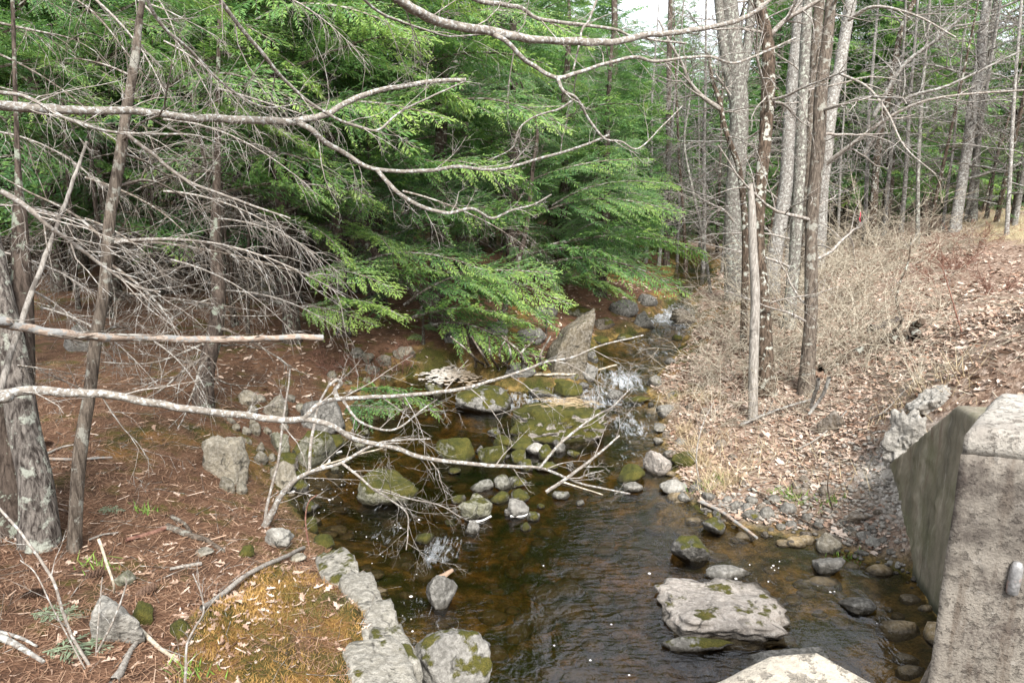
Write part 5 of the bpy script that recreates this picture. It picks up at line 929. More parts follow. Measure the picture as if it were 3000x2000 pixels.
# hand placed green boughs over the water, light on them painted as brighter tint
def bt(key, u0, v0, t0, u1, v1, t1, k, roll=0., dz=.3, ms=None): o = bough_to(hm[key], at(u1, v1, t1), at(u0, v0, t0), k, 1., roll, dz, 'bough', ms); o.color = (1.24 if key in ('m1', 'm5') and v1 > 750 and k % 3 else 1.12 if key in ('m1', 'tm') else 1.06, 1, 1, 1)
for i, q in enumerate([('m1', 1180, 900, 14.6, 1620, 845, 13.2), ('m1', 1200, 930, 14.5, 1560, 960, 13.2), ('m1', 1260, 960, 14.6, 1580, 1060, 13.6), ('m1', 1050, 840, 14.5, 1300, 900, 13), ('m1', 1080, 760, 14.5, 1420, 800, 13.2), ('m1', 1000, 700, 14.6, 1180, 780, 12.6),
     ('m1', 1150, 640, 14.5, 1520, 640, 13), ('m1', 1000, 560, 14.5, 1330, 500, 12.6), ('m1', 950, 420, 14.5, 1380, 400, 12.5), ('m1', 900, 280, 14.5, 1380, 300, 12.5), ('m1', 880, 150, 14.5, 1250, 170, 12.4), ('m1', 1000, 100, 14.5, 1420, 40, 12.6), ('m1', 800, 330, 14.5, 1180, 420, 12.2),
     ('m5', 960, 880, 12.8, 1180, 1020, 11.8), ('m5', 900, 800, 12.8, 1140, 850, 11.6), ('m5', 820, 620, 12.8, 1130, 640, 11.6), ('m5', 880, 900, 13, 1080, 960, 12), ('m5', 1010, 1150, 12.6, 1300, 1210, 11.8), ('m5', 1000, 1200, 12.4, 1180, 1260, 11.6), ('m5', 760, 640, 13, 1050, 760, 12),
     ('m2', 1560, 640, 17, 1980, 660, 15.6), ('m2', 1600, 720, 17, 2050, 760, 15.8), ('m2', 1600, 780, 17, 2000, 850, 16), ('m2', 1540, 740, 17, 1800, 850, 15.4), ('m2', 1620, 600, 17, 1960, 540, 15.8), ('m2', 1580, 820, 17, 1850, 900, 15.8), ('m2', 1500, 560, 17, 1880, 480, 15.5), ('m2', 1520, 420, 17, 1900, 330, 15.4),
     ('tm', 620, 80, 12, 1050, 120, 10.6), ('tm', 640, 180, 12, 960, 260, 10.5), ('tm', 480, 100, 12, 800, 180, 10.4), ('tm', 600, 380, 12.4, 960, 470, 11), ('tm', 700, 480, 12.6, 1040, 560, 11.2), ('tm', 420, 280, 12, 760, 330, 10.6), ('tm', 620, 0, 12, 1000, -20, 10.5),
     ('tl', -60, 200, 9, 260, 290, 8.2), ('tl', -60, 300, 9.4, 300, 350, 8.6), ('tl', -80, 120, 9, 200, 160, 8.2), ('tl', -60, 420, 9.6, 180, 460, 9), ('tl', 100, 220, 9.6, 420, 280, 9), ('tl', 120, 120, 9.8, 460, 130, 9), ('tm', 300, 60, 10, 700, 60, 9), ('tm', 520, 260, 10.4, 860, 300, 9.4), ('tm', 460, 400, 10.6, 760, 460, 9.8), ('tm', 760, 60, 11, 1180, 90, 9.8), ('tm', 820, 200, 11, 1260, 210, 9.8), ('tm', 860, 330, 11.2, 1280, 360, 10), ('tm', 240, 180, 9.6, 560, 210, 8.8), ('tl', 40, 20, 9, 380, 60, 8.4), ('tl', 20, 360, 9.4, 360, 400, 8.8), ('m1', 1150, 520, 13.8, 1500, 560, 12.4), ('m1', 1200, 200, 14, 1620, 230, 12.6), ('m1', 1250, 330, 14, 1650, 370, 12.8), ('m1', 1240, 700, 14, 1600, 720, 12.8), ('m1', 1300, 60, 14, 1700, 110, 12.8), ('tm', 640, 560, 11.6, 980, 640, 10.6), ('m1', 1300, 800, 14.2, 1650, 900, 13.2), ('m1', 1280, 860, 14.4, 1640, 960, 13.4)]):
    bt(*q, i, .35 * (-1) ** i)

# ---------------------------------------------------------------- shrubs of the right bank
def shrub_geo(rg, ns=26, h=(.8, 1.5), spread=.3, mat=0, kids=(6, 2), lean=.55, r=.009):
    g = Geo()
    for k in range(ns):
        big = k < 3; a = rg.uniform(0, 2 * pi); q = np.array([cos(a), sin(a), 0]) * spread * rg.random() ** .5; l = rg.uniform(*h)
        n = 7; d = unit(np.array([cos(a) * lean, sin(a) * lean, 1]) + rg.normal(0, .25, 3)); P = wander(q + np.array([0, 0, -.08]), d, l, n, rg, .13, .0, np.array([cos(a) * .06, sin(a) * .06, -.10])); tube(g, P, np.linspace(r * (1.5 if big else 1), .003, n + 1), 3, .55 + rg.normal(0, .12), 0, False)
        for j in range(kids[0]):
            i = rg.integers(1, n); P2 = wander(P[i], perp(P[i + 1] - P[i], rg, rg.uniform(.4, 1.1)), l * rg.uniform(.2, .5), 5, rg, .2, .04); tube(g, P2, np.linspace(.0060, .0032, 6), 3, .6 + rg.normal(0, .12), 0, False)
            for m_ in range(kids[1]):
                i2 = rg.integers(1, 5); P3 = wander(P2[i2], perp(P2[i2 + 1] - P2[i2], rg, rg.uniform(.4, 1.1)), l * rg.uniform(.08, .2), 3, rg, .2, .04); tube(g, P3, np.linspace(.0044, .0028, 4), 3, .62 + rg.normal(0, .12), 0, False)
    return g
rs = np.random.default_rng(91)
SH = [shrub_geo(rs, 13, (1.0, 2.2)).mesh('bare_bush', MAT['straw_twig']) for _ in range(4)]
SR = [shrub_geo(rs, 16, (.5, 1.1), .25, lean=.3).mesh('red_bush', MAT['red_twig']) for _ in range(2)]
def bush(u, v, sc, label, group, me_=None, name='bare_bush', dy=0):
    p = gp(u, v); o = obj(name, me_ or SH[rs.integers(4)], None, (p[0], p[1] + dy, hz(p[0], p[1] + dy)), (0, 0, rs.uniform(0, 6.28)), sc); return tag(o, label, 'bush', group)
LB = ('straw coloured bare bush in the dense thicket under the bare trees', 'bushes of the thicket'); k_ = 0
for u, v, s_ in [(2120, 980, .9), (2150, 1090, .9), (2110, 1120, .8), (2190, 1020, 1.), (2240, 1060, .9), (2290, 1020, 1.), (2330, 1080, .9), (2180, 940, 1.), (2260, 940, 1.05), (2340, 960, 1.1), (2420, 1010, 1.0), (2440, 940, 1.1), (2500, 920, 1.1), (2400, 880, 1.2),
                 (2480, 850, 1.2), (2560, 870, 1.1), (2300, 880, 1.1), (2220, 870, 1.1), (2540, 800, 1.3), (2600, 820, 1.1), (2460, 790, 1.3), (2380, 800, 1.3), (2640, 780, 1.2), (2580, 750, 1.3), (2500, 740, 1.4), (2680, 740, 1.1), (2620, 720, 1.3), (2440, 720, 1.4), (2320, 780, 1.3), (2160, 1160, .7), (2500, 1000, .8), (2290, 1130, .7), (2420, 1080, .7), (2740, 740, .9)]:
    bush(u, v, s_, *LB)
for u, v, s_, lab in [(2090, 1250, .6, 'low sparse bush left of the snag foot'), (2330, 1210, .6, 'sparse bush in front of the dark foremost trunk'), (2520, 1110, .7, 'thin bush beside the mossy log on the slope'), (2640, 1010, .8, 'wiry bush above the rotten stump'), (2760, 900, .7, 'wiry bush alone on the leafy slope'), (2700, 1130, .6, 'straggling bush above the end of the wall')]:
    bush(u, v, s_, lab, None)
for u, v, s_, lab in [(2800, 790, 1.2, 'reddish twiggy bush at the top of the slope below the birch'), (2860, 720, 1.1, 'reddish bush by the pale grass'), (2740, 830, .9, 'dark reddish bush in the middle of the slope'), (2920, 860, .8, 'small reddish bush near the right frame edge')]:
    bush(u, v, s_, lab, None, SR[rs.integers(2)], 'red_bush')
for u, v, s_, lab in [(1080, 1120, .8, 'reddish bare bush on the bank behind the white forked branch'), (1180, 1090, .7, 'reddish bare bush beside the heap of foam'), (960, 1090, .6, 'thin bare bush in the rubble of the left bank')]:
    bush(u, v, s_, lab, None, SR[rs.integers(2)], 'red_bush')
# seedling hemlocks and a small pine
for u, v, s_, lab in [(1240, 1010, .32, 'young hemlock on the bank above the foam'), (1110, 960, .3, 'young hemlock half hidden left of the leaning trunk'), (1600, 985, .2, 'tiny hemlock behind the standing stone'), (2960, 660, .5, 'young pine at the top right behind the pale grass'), (2890, 640, .6, 'young evergreen behind the white birch')]:
    p = gp(u, v); hemlock(p[0], p[1], .05 * s_ / .4, 'young', lab, None, s_)

# ---------------------------------------------------------------- litter
def scatter(n, xr, yr, cond, rg):
    x = rg.uniform(*xr, n); y = rg.uniform(*yr, n); m = cond(x, y); x, y = x[m], y[m]; return x, y, HF(x, y)
def onwall(x, y): wx = x - WALL(y); return (wx > -.05) & (wx < .4) & (y < 8.5)
def leaves(g, x, y, z, rg, s0=.035, s1=.075, tilt=.5, lobed=False):
    """curled dry leaves; lobed ones have an oak outline"""
    n = len(x); L_ = np.exp(rg.normal(math.log((s0 + s1) / 2), .32, n)); a = rg.uniform(0, 2 * pi, n); D_ = unit(np.stack([np.cos(a), np.sin(a), rg.normal(0, tilt * .5, n)], -1))
    N_ = unit(np.stack([rg.normal(0, tilt, n), rg.normal(0, tilt, n), np.ones(n)], -1)); S_ = unit(np.cross(N_, D_)); N_ = np.cross(D_, S_); c = np.stack([x, y, z + rg.uniform(.002, .03, n)], -1)
    st = np.array([-1, -.55, -.3, .05, .3, .65, .85, 1]) if lobed else np.array([-1, -.35, .4, 1.]); wd_ = np.array([.03, .22, .13, .52, .25, .48, .16, .04]) if lobed else np.array([.05, .42, .38, .05]); m = len(st)
    W_ = wd_[None] * rg.uniform(.5, 1.25, (n, m)) * L_[:, None] * rg.uniform(.75, 1.2, n)[:, None]; W2 = wd_[None] * rg.uniform(.5, 1.25, (n, m)) * L_[:, None]
    fold = rg.uniform(-.25, .7, n)[:, None, None]; curl = rg.normal(.1, .28, n)[:, None]; X = st[None] * L_[:, None]; up_ = curl * L_[:, None] * (st[None] ** 2)
    mid = c[:, None] + D_[:, None] * X[..., None] + N_[:, None] * up_[..., None]
    A_ = mid + S_[:, None] * W_[..., None] + N_[:, None] * (W_[..., None] * fold); B_ = mid - S_[:, None] * W2[..., None] + N_[:, None] * (W2[..., None] * fold)
    V = np.stack([A_, mid, B_], 2).reshape(-1, 3); b = (np.arange(n) * m * 3)[:, None, None]; i = np.arange(m - 1)[None, :, None] * 3
    q1 = (b + i + np.array([0, 3, 4, 1])).reshape(-1, 4); q2 = (b + i + np.array([1, 4, 5, 2])).reshape(-1, 4); g.add(V, np.concatenate([q1, q2]), np.repeat(np.clip(rg.normal(.64, .24, n), 0, 1), m * 3))
rl = np.random.default_rng(4); g = Geo()
for n_, xr, yr, s_, lo_ in ((22000, (1.5, 9), (7, 15), (.025, .05), False), (8000, (1.5, 8), (7, 12), (.04, .065), True), (18000, (3, 14), (12, 26), (.04, .08), False), (2500, (4.3, 9), (3, 8.5), (.03, .06), True)):
    x, y, z = scatter(n_, xr, yr, lambda x, y: (SF(x, y) > .015) & (side(x, y) > .3) & ~onwall(x, y) & (rl.random(len(x)) < np.clip(.55 + .7 * n2(x, y, .9, 71), .12, 1)) & (np.hypot((x - 4.75) / .8, (y - 7.6) / 1.1) > rl.uniform(.2, 1.1, len(x))), rl); leaves(g, x, y, z, rl, *s_, lobed=lo_)
tag(obj('leaf_litter', g.mesh('leaf_litter', MAT['dry_leaf'], False)), 'dry brown oak leaves covering the right bank', 'leaves', None, 'stuff')
g = Geo(); LC = atz(690, 1850, .62)
x, y, z = scatter(9000, (-6.5, -.5), (3.6, 9), lambda x, y: (SF(x, y) > .1) & (side(x, y) < 0) & (rl.random(len(x)) < .05 + 1.2 * np.exp(-(((x - LC[0]) / .32) ** 2 + ((y - LC[1]) / .7) ** 2)) + .08 * (y < 6)), rl); leaves(g, x, y, z, rl, .018, .042, .6, True)
x, y, z = scatter(9000, (-6, 6), (11, 23), lambda x, y: (SF(x, y) > .03) & (side(x, y) < 0) & (SF(x, y) < 3.5) & (rl.random(len(x)) < .45), rl); leaves(g, x, y, z, rl, .03, .06, .5, False)
tag(obj('leaf_litter', g.mesh('pale_leaves', MAT['dry_leaf'], False)), 'pale curled leaves strewn over the left bank', 'leaves', None, 'stuff')
g = Geo()
x, y, z = scatter(95000, (-9, .5), (3.4, 13), lambda x, y: (SF(x, y) > .08) & (side(x, y) < 0) & (rl.random(len(x)) < (1 - .85 * moss_zone(x, y)) * np.clip(1.3 - y / 14, .2, 1)), rl); n = len(x)
a = rl.uniform(0, 2 * pi, n); L_ = rl.uniform(.035, .07, n); D_ = np.stack([np.cos(a), np.sin(a), rl.normal(0, .22, n)], -1); S_ = np.stack([-np.sin(a), np.cos(a), 0 * a], -1) * .0026; c = np.stack([x, y, z + rl.uniform(.004, .025, n)], -1)
V = np.stack([c - D_ * L_[:, None] - S_, c - D_ * L_[:, None] + S_, c + D_ * L_[:, None] + S_ * .4, c + D_ * L_[:, None] - S_ * .4], 1).reshape(-1, 3); g.add(V, np.arange(n * 4).reshape(-1, 4), np.repeat(np.clip(rl.normal(.5, .22, n), 0, 1), 4))
tag(obj('needle_litter', g.mesh('needle_litter', MAT['needle_litter'], False)), 'rust coloured pine needles covering the left ground', 'needles', None, 'stuff')
g = Geo(); x, y, z = scatter(2600, (-7.5, 0), (3.6, 11), lambda x, y: (SF(x, y) > .1) & (side(x, y) < 0) & (rl.random(len(x)) < .25 + .75 * np.exp(-((x + 3.2) ** 2 + (y - 6) ** 2) / 2.2)), rl)
for i in range(len(x)):
    a = rl.uniform(0, pi); l = rl.uniform(.02, .075) * (2.2 if rl.random() < .06 else 1); w_ = rl.uniform(.003, .011); d = np.array([cos(a), sin(a), rl.normal(0, .15)]) * l; s = np.array([-sin(a), cos(a), rl.normal(0, .3)]) * w_; c = np.array([x[i], y[i], z[i] + .012]); u_ = np.array([0, 0, w_ * .6])
    g.add(np.array([c - d - s, c - d + s, c + d + s * .7, c + d - s * .7, c - d * .9 + u_, c + d * .9 + u_]), [[0, 3, 5, 4], [1, 4, 5, 2], [0, 4, 1, 1], [2, 5, 3, 3]][:2], np.clip(rl.normal(.45, .3), 0, 1))
tg = Geo()
for n_, xr, yr, sd_, r_ in ((900, (-8, 0), (4, 13), -1, .004), (2600, (1.8, 8.5), (7.5, 17), 1, .005)):
    x, y, z = scatter(n_, xr, yr, lambda x, y: (SF(x, y) > .05) & (side(x, y) * sd_ > .2) & ~onwall(x, y), rl)
    for i in range(len(x)):
        a = rl.uniform(0, 2 * pi); l = rl.uniform(.12, .5); P = wander((x[i], y[i], z[i] + .015), (cos(a), sin(a), rl.normal(.1 if sd_ > 0 else .03, .12)), l, 3, rl, .12, .03); P[:, 2] = np.maximum(P[:, 2], HF(P[:, 0], P[:, 1]) + .004); tube(tg, P, np.linspace(r_, r_ * .5, 4) * rl.uniform(.5, 1.3), 3, rl.uniform(.4, .8), 1 if sd_ > 0 else 0, False)
tag(obj('twig_litter', tg.mesh('twig_litter', [MAT['dead_twig'], MAT['straw_twig']])), 'fine fallen twigs strewn over both banks', 'twigs', None, 'stuff')
tag(obj('wood_chips', g.mesh('wood_chips', MAT['chip'], False)), 'pale chips of bark and wood scattered over the needles', 'wood chips', None, 'stuff')
def blades(g, x, y, z, rg, h0, h1, wd_, lean=.5, tint=(.5, .2)):
    n = len(x); a = rg.uniform(0, 2 * pi, n); h = rg.uniform(h0, h1, n); c = np.stack([x, y, z - .004], -1); S_ = np.stack([np.cos(a), np.sin(a), 0 * a], -1) * wd_; tp = c + np.stack([rg.normal(0, lean, n) * h, rg.normal(0, lean, n) * h, h], -1)
    g.add(np.stack([c - S_, c + S_, tp], 1).reshape(-1, 3), np.arange(n * 3).reshape(-1, 3), np.repeat(np.clip(tint if isinstance(tint, np.ndarray) else rg.normal(*tint, n), 0, 1), 3))
g = Geo(); x, y, z = scatter(110000, (-3.8, -.6), (4, 8.2), lambda x, y: (moss_zone(x, y) > rl.random(len(x))) & (SF(x, y) > .03), rl); blades(g, x, y, z, rl, .012, .045, .0045, .7, np.clip(.5 + .6 * n2(x, y, 2.2, 81, 3) + rl.normal(0, .1, len(x)), 0, 1))
tag(obj('moss', g.mesh('moss', MAT['moss_tuft'], False)), 'thick golden and green moss on the near left bank', 'moss', None, 'stuff')
g = Geo(); rg = rl
for u, v, n_, s_ in [(2060, 1365, 110, .08), (2100, 1400, 90, .1), (2020, 1350, 80, .06), (2000, 1270, 120, .08), (2030, 1310, 140, .1), (1970, 1180, 120, .08), (2140, 1420, 120, .1), (2050, 1180, 150, .2), (2120, 1300, 60, .3), (2250, 1330, 50, .3), (2180, 1380, 50, .25), (2350, 1400, 40, .3), (2480, 1420, 40, .3), (2650, 1180, 120, .2), (2750, 1150, 140, .25), (2080, 1440, 140, .12)]:
    p = gp(u, v); x = p[0] + rg.normal(0, s_, n_); y = p[1] + rg.normal(0, s_, n_); blades(g, x, y, HF(x, y), rg, .10, .32, .004, .85, (.5, .25))
p = gp(2950, 700); x, y, z = scatter(16000, (p[0] - 4, p[0] + 6), (p[1] - 7, p[1] + 7), lambda x, y: np.hypot((x - p[0] - 3.2) / 3.2, (y - p[1]) / 5) < 1.1, rl); blades(g, x, y, z, rl, .06, .2, .006, .6, (.6, .2))
tag(obj('dry_grass', g.mesh('dry_grass', MAT['dry_grass'], False)), 'bleached dry grass in tufts along the right shore and verge', 'grass', None, 'stuff')
sl = [o_ for o_ in scene.objects if o_.get('label', '').startswith('largest mossy slab')][0]; g = Geo(); n = 70; x = sl.location[0] + .1 + rg.normal(0, .22, n); y = sl.location[1] + .1 + rg.normal(0, .16, n)
dg = bpy.context.evaluated_depsgraph_get(); zt_ = sl.location[2] + max(v.co.z for v in sl.data.vertices)
for i in range(n):
    a = rg.normal(.5, .25); d = np.array([cos(a), sin(a) * .4, rg.normal(0, .08)]) * rg.uniform(.1, .24); c = np.array([x[i], y[i], zt_ - .01 + rg.uniform(-.01, .03)]); tube(g, np.array([c - d, c + np.array([0, 0, .02]), c + d - np.array([0, 0, .03])]), .003, 3, rg.uniform(.0, .6), 0, False)
tag(obj('grass_wisp', g.mesh('grass_wisp', MAT['dry_grass'], False)), 'flattened wisp of dry grass lying on the largest mossy slab', 'grass', None, 'stuff')
g = Geo()
for u, v, n_ in [(2060, 1430, 80), (2330, 1470, 60), (2300, 1450, 60), (2430, 1480, 50), (2480, 1640, 40), (280, 1660, 40), (430, 1500, 30), (560, 1960, 50), (2110, 1415, 60)]:
    p = gp(u, v); x = p[0] + rg.normal(0, .09, n_); y = p[1] + rg.normal(0, .07, n_); blades(g, x, y, HF(x, y), rg, .04, .11, .008, .6, (.5, .2))
tag(obj('green_shoots', g.mesh('green_shoots', MAT['green_leaf'], False)), 'fresh green shoots in small patches on both banks', 'grass', None, 'stuff')

# ---------------------------------------------------------------- sticks, cones and other single things on the ground
def stick(pts, w0, w1, mat, label, lift=.02, name='stick', group=None, tw=0, n=6, zs=None, cat='stick', seed=0):
    P = []
    for i, (u, v) in enumerate(pts):
        p = gp(u, v); zw = float(ZW(p[1])); p[2] = max(p[2], zw if float(SF(p[0], p[1])) < 0 else -9) + lift + (0 if zs is None else zs[i])
        if zs is not None and zs[i]: r = ray(u, v); k = (p[2] - 4) / r[2]; p = CAM + r * k
        P.append(p)
    P = np.array(P); t = np.array([depth(p) for p in P]); R = np.linspace(w0, w1, len(P)) / F * t / 2; PR = crom(np.c_[P - P[0], R], 6); g = Geo(); PR[:, :3] += .4 * PR[:, 3:4] * np.stack([noise3(PR[:, :3] * 8 + 9 * k, seed) for k in range(3)], -1); tube(g, PR[:, :3], PR[:, 3], n, .55, 0, True, .15)
    rg = np.random.default_rng(seed + abs(int(pts[0][0])))
    for k in range(tw):
        i = rg.integers(2, len(PR) - 2); d = perp(PR[i + 1, :3] - PR[i, :3], rg, rg.uniform(.5, 1.)); d[2] = abs(d[2]); grow(g, PR[i, :3], d, rg.uniform(.1, .3), PR[i, 3] * .5, 1, rg, .15, 0, (3,))
    return tag(obj(name, g.mesh(name, MAT[mat]), None, P[0]), label, cat, group)
stick([(596, 1800), (655, 1735), (732, 1678), (810, 1640), (890, 1603)], 18, 12, 'silver_wood', 'pale curved stick lying over the moss by the ledge', .05, zs=[0, .05, .08, .08, .06])
stick([(490, 1552), (560, 1577), (610, 1592), (660, 1620)], 20, 12, 'brown_bark', 'rotting bark covered stick on the needles')
stick([(372, 1592), (440, 1570), (488, 1552)], 12, 16, 'red_twig', 'reddish end of the rotting forked stick')
stick([(505, 1522), (545, 1545), (562, 1572)], 12, 9, 'brown_bark', 'short bark covered stub beside the rotting stick')
stick([(338, 2010), (365, 1950), (402, 1885)], 28, 14, 'silver_wood', 'thick pale branch end at the bottom below the round rock')
stick([(405, 1850), (460, 1900), (520, 1945)], 14, 10, 'straw_twig', 'yellowish mossy stick beside the round pale rock')
stick([(-10, 1875), (60, 1905), (130, 1950)], 22, 12, 'pale_bark', 'whitish stick in the bottom left corner')
stick([(-10, 1863), (60, 1880), (110, 1900)], 12, 7, 'pale_bark', 'thin whitish twig above the corner stick')
stick([(120, 1350), (230, 1352), (330, 1347)], 9, 7, 'bare_wood', 'flat pale splinter behind the slender sapling')
stick([(130, 1340), (180, 1318), (230, 1305)], 8, 5, 'silver_wood', 'short grey twig by the stout trunk')
stick([(290, 1580), (330, 1700), (338, 1755)], 9, 6, 'straw_twig', 'bent twig standing up from the needles', .05, zs=[.35, .12, 0])
stick([(260, 1590), (300, 1575), (345, 1568)], 7, 5, 'silver_wood', 'small pale twig on the needles beside the sapling')
stick([(500, 1675), (545, 1668), (590, 1660)], 8, 12, 'silver_wood', 'flat weathered piece of branch between the needles and moss')
stick([(2049, 1484), (2110, 1515), (2190, 1580), (2215, 1605)], 12, 9, 'bare_wood', 'peeled yellowish pole lying over the right edge of the water', .06, tw=2)
stick([(2200, 1440), (2290, 1500), (2400, 1560)], 7, 5, 'dark_bark', 'long dark stem lying across the right shingle', .05, tw=3)
stick([(1516, 1112), (1620, 1112), (1700, 1107), (1806, 1094)], 9, 6, 'straw_twig', 'long straight stick across the channel below the standing stone', .08)
stick([(1647, 1492), (1700, 1502), (1764, 1514)], 6, 4, 'straw_twig', 'orange stick floating at mid stream', .01)
stick([(950, 1378), (1050, 1365), (1130, 1355)], 6, 4, 'straw_twig', 'orange twig floating in the dark pool', .01)
stick([(1285, 1775), (1325, 1755)], 22, 12, 'chip', 'orange slab of bark stranded on the wet dark rock', .05)
stick([(2400, 1112), (2385, 1160), (2372, 1215)], 12, 9, 'pale_bark', 'pale broken stick leaning beneath the foremost trunk', .1, zs=[.3, .1, 0])
stick([(2432, 1108), (2400, 1170), (2368, 1235)], 12, 9, 'pale_bark', 'second pale broken stick beside the leaning one', .1, zs=[.3, .1, 0])
stick([(2480, 1215), (2400, 1290), (2330, 1330)], 6, 4, 'silver_wood', 'thin grey branch lying across the leaves below the brown boulder', .05, tw=3)
stick([(2170, 1260), (2250, 1225), (2380, 1185)], 9, 5, 'pale_bark', 'long pale branch lying past the snag foot', .08, tw=4)
stick([(1880, 958), (1910, 946)], 6, 4, 'pale_bark', 'white stick on the rock left of the upper rapids', .12)
stick([(2545, 1245), (2600, 1215), (2700, 1100)], 5, 4, 'silver_wood', 'thin bent stem above the end of the wall', .08, tw=3)
stick([(2410, 1095), (2470, 1062), (2535, 1034), (2600, 1010), (2655, 996)], 26, 34, 'dark_bark', 'mossy log lying on the leafy slope', .04, 'fallen_log', cat='log')
stick([(2555, 975), (2590, 962), (2640, 943)], 26, 22, 'pipe', 'black plastic pipe half buried above the mossy log', .05, 'pipe', cat='pipe', n=12)
stick([(2690, 1000), (2680, 960), (2700, 940)], 30, 22, 'dark_bark', 'rotten stump on the leafy slope', .0, 'stump', cat='stump', zs=[0, .18, .32], n=9)
stick([(2580, 1010), (2630, 960), (2645, 935)], 12, 6, 'brown_bark', 'dead branch propped beside the black pipe', .05, zs=[0, .2, .4])
# roots and dead sticks tangled under the low boughs
for k in range(9):
    u = 1400 + 22 * k + rg.uniform(-15, 15); stick([(u, 1085 + rg.uniform(-10, 15)), (u - 25 + rg.uniform(-20, 50), 1040), (u - 60 + rg.uniform(-30, 90), 985)], 9, 5, 'dark_bark' if k % 2 else 'dead_twig', 'dark root in the tangle under the low green boughs', .08, 'root', 'roots under the low boughs', seed=k, zs=[0, .2, .3], cat='root')
def seedling(pts, w0, w1, label, seed, tw=6, mat='twig_bark', tl=(.12, .35)):
    b_ = gp(*pts[0]); t = depth(b_); root = empty('bare_seedling', b_, label, 'seedling'); limb(root, [(u, v, t) for u, v in pts], w0, w1, mat, tw=tw, seed=seed, tl=tl, name='stem', n=6, rough=.05)
seedling([(540, 2060), (543, 1960), (549, 1885), (570, 1840), (596, 1795), (590, 1740), (565, 1680)], 9, 4, 'thin grey seedling rising at the bottom over the pale leaves', 61, 7)
seedling([(262, 1950), (215, 1870), (183, 1790), (150, 1690), (60, 1560), (-10, 1480)], 10, 7, 'slanting thin stem crossing the bottom left corner', 62, 3)
seedling([(280, 1920), (330, 1820), (368, 1720), (366, 1690)], 7, 4, 'pale whip standing over the round pale rock', 63, 1)
seedling([(280, 1920), (290, 1800), (300, 1690)], 5, 3, 'straight thin whip behind the pale whip', 64, 1)
seedling([(250, 1960), (160, 1790), (105, 1680), (60, 1640)], 5, 3, 'thin arching whip left of the slanting stem', 65, 3)
seedling([(905, 1600), (895, 1520), (905, 1470), (930, 1448)], 6, 3, 'bare red twigged seedling at the water below the alder', 66, 6, 'red_twig', (.1, .25))
seedling([(2050, 1420), (2040, 1330), (2060, 1240), (2090, 1180)], 5, 3, 'bare whip among the dry grass on the right shore', 67, 4)
seedling([(2440, 1500), (2425, 1430), (2430, 1380)], 5, 3, 'thin dark whip standing in the leaves above the shingle', 68, 3, 'dark_bark')
seedling([(2820, 980), (2790, 880), (2760, 780)], 6, 3, 'bare whip on the leafy slope left of the frame edge', 69, 5, 'red_twig')
seedling([(2640, 940), (2628, 860), (2660, 770), (2670, 700)], 9, 4, 'dark forked stem growing beside the black pipe', 70, 7, 'dark_bark', (.2, .5))
# pine cones
g = Geo()
for i in range(70):
    f = i / 70; z = -.055 + .11 * f; r = .024 * math.sin(pi * min(1, .15 + .85 * (1 - f))) ** .7 * (1 - .25 * f); a = i * 2.39996; d = np.array([cos(a), sin(a), .55]); s = np.array([-sin(a), cos(a), 0]) * .010; c = np.array([cos(a) * r * .35, sin(a) * r * .35, z])
    tp = c + unit(d) * (r * .8 + .006); g.add(np.array([c - s * .5, c + s * .5, tp + s, tp - s, tp + np.array([0, 0, .005])]), [[0, 1, 2, 3], [3, 2, 4, 4]][:1] , .3 + .5 * (i % 3) / 2); g.add(np.array([tp - s, tp + s, tp + unit(d) * .006]), [[0, 1, 2]], .9)
tube(g, np.array([[0, 0, -.055], [0, 0, -.02], [0, 0, .02], [0, 0, .055]]), [.006, .014, .013, .004], 6, .1); CM = g.mesh('pine_cone', MAT['cone'], False)
for (u, v, lab) in [(272, 1697, 'pine cone beside the low grey green stone'), (424, 1742, 'pine cone behind the moss covered lump'), (98, 1752, 'pine cone left of the slanting stem'), (138, 1310, 'pine cone right of the stout lichened trunk')]:
    p = gp(u, v); tag(obj('pine_cone', CM, None, p + np.array([0, 0, .028]), (1.5, rg.uniform(-.2, .2), rg.uniform(0, 6)), 1.5), lab, 'pine cone')
fm = bough(.8, rb).mesh('fallen_sprig', [MAT['fern'], MAT['fern']], False)
for u, v, s_, lab in [(150, 1815, .45, 'grey green lichen sprig lying by the slanting stem'), (190, 1930, .55, 'grey green sprig lying lower in the corner'), (325, 1508, .3, 'grey green sprig on the needles right of the sapling')]:
    p = gp(u, v); tag(obj('fallen_sprig', fm, None, p + np.array([-.15, 0, .04]), (0, -.1, rg.uniform(0, .6)), s_), lab, 'sprig')
p = at(2518, 650, 15.5); g = Geo(); q = np.array([[0, 0, .22], [.015, .01, .15], [-.005, .0, .07], [.02, -.01, 0]]); g.add(np.vstack([q - [.007, 0, 0], q + [.007, .004, 0]]), [[i, i + 1, i + 5, i + 4] for i in range(3)], .5)
sol = obj('ribbon', g.mesh('ribbon', MAT['ribbon']), None, p); m_ = sol.modifiers.new('s', 'SOLIDIFY'); m_.thickness = .002; tag(sol, 'pink marker ribbon tied in the thicket', 'ribbon')

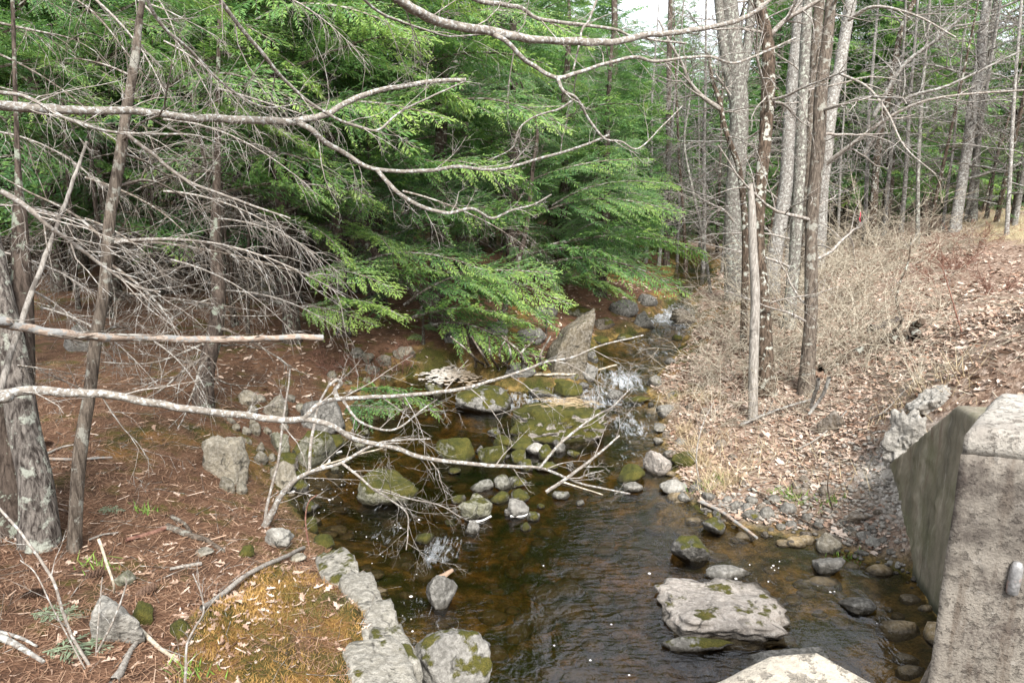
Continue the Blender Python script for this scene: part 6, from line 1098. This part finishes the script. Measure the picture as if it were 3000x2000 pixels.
# ---------------------------------------------------------------- foam on the water
g = Geo()
V, Fc = ico(2); V = V[:, :]; rf = np.random.default_rng(12)
for k in range(420):                                   # a raft of froth, bubble by bubble
    u = rf.normal(1318, 55); v = rf.normal(1100 - (u - 1318) * -.02, 12) - 6 * math.exp(-((u - 1330) / 40) ** 2); c = wpix(u, v); e_ = abs(u - 1318) / 90; r = rf.uniform(.008, .028) * (1.25 - .5 * min(1, e_))
    g.add(V * np.array([r * 2.2, r * 1.5, r * .4]) + c + np.array([0, 0, .03 * max(0, 1 - e_) * rf.random()]), Fc, np.clip(.55 - (u - 1290) / 130 + rf.normal(0, .12), 0, .6))
def strip(pts, w_):
    P = crom(np.array([wpix(u, v) for u, v in pts]), 8); P[:, 2] += .012; r = w_ * (1 + .6 * noise3(P * 14, 3)); Q = P.copy(); T = unit(np.gradient(P, axis=0)); S_ = np.stack([-T[:, 1], T[:, 0], 0 * T[:, 0]], -1); n = len(P)
    Vv = np.concatenate([P - S_ * r[:, None] + [0, 0, -.01], P + [0, 0, .008], P + S_ * r[:, None] + [0, 0, -.01]]); i = np.arange(n - 1); g.add(Vv, np.concatenate([np.stack([i, i + 1, n + i + 1, n + i], -1), np.stack([n + i, n + i + 1, 2 * n + i + 1, 2 * n + i], -1)]), .95)
for pts, w_ in [([(885, 1390), (930, 1372), (962, 1355), (968, 1335), (1000, 1322)], .025), ([(845, 1445), (880, 1432), (905, 1420)], .022), ([(1375, 1528), (1410, 1526), (1438, 1512)], .012), ([(1495, 1512), (1530, 1513), (1550, 1505)], .012)]: strip(pts, w_)
def bub(x, y, r):
    a = np.arange(7) * 2 * pi / 7; z = float(ZW(y)) + .014; g.add(np.vstack([np.c_[x + r * np.cos(a), y + r * np.sin(a), np.full(7, z - .008)], [[x, y, z + r * .25]]]), [[i, (i + 1) % 7, 7] for i in range(7)], .97)
for k in range(0, 420, 4):
    if k < 150: q = wpix(rg.normal(960, 90), rg.normal(1440, 50))
    elif k < 260: q = wpix(rg.normal(1200, 130), rg.normal(1650, 110))
    elif k < 330 and k % 3: continue
    elif k < 330: q = wpix(rg.uniform(1350, 2000), rg.uniform(1600, 1990))
    elif k < 370: q = wpix(rg.normal(2280, 50), rg.normal(1665, 30))
    elif k < 390: q = wpix(rg.uniform(2300, 2680), rg.uniform(1650, 1850))
    else: q = wpix(rg.normal(1850, 60), rg.normal(990, 14))
    if float(SF(q[0], q[1])) < -.06: bub(q[0], q[1], rg.uniform(.004, .011) * (1.8 if rg.random() < .15 else 1))
tag(obj('foam', g.mesh('foam', MAT['foam'])), 'white foam heaped in the cove and drifting in flecks', 'foam', None, 'stuff')

# ---------------------------------------------------------------- say which one: small stones and bushes are told by the landmark they lie beside
import re
def pixel(o):
    d = np.array(o.matrix_basis.translation) - CAM; t = depth(np.array(o.matrix_basis.translation)); return 1500 + F * d[0] / t, 1000 - F * (d[1] * SP + d[2] * CP) / t
CUT = re.compile(r' (with|above|on|in|beside|behind|under|at|below|of|along|wedged|just|lodged|standing|almost|barely|lying|splitting|leaning|right|left|alone|far|half|beneath|directly|among|broken|rising|close|between|standing|that|from|against) ')
tops = [o for o in scene.objects if o.parent is None and o.get('label') and o.get('category')]
marks = {'stone': [o for o in tops if not o.get('group') and o['category'] == 'boulder'], 'bush': [o for o in tops if not o.get('group') and o['category'] in ('tree', 'log', 'pipe', 'stump') and 1950 < pixel(o)[0] < 2800]}
marks['tree'] = [o for o in tops if not o.get('group') and o['category'] == 'tree' and -100 < pixel(o)[0] < 3100 and o.location[1] > 4 and 'edge' not in o['label'].split('left')[-1][:8]]
def handle(o): return CUT.split(o['label'])[0]
for k_ in marks: marks[k_] = [o for o in marks[k_] if len(handle(o).split()) > 1 and not handle(o).startswith(('second', 'hemlock'))]
for grp, (lead, kind) in {'rubble stones on the left bank': ('small tan stone', 'stone'), 'stones at mid stream': ('small grey stone', 'stone'), 'stones along the right shore': ('small grey stone', 'stone'), 'small wet stones of the stream': ('small dark wet stone', 'stone'), 'mossy stones of the left shore': ('small mossy stone', 'stone'),
                          'half buried stones of the shingle': ('small half buried stone', 'stone'), 'hemlocks in the shaded woods': ('shaded hemlock seen', 'tree'), 'evergreens at the far back of the woods': ('dense far evergreen seen', 'tree'), 'evergreens behind the right bank': ('evergreen of the back woods seen', 'tree'), 'evergreens far up the stream': ('far evergreen up the stream seen', 'tree'), 'thin bare trees behind the right bank': ('thin bare tree seen', 'tree'), 'dead poles in the shaded woods': ('thin dead pole seen', 'tree'), 'hemlocks where the stream vanishes': ('small hemlock up the stream seen', 'tree'), 'stones of the rapids': ('small stone in the rapids', 'stone'), 'bushes of the thicket': ('straw coloured bare bush', 'bush')}.items():
    for o in [o for o in tops if o.get('group') == grp]:
        u, v = pixel(o); best = min(marks[kind], key=lambda m: (pixel(m)[0] - u) ** 2 + 2.2 * (pixel(m)[1] - v) ** 2); bu, bv = pixel(best); du, dv = u - bu, (v - bv) * 1.5; dist_ = math.hypot(du, dv)
        if kind == 'tree' and dist_ > 260: continue
        dr_ = ('right of' if du > 0 else 'left of') if abs(du) > abs(dv) else ('in front of' if dv > 0 else 'behind'); o['label'] = ' '.join((lead + (' just ' if dist_ < 55 else ' a little ' if dist_ < 105 else ' well ' if dist_ < 190 else ' far ') + dr_ + ' the ' + handle(best)).split()[:16])
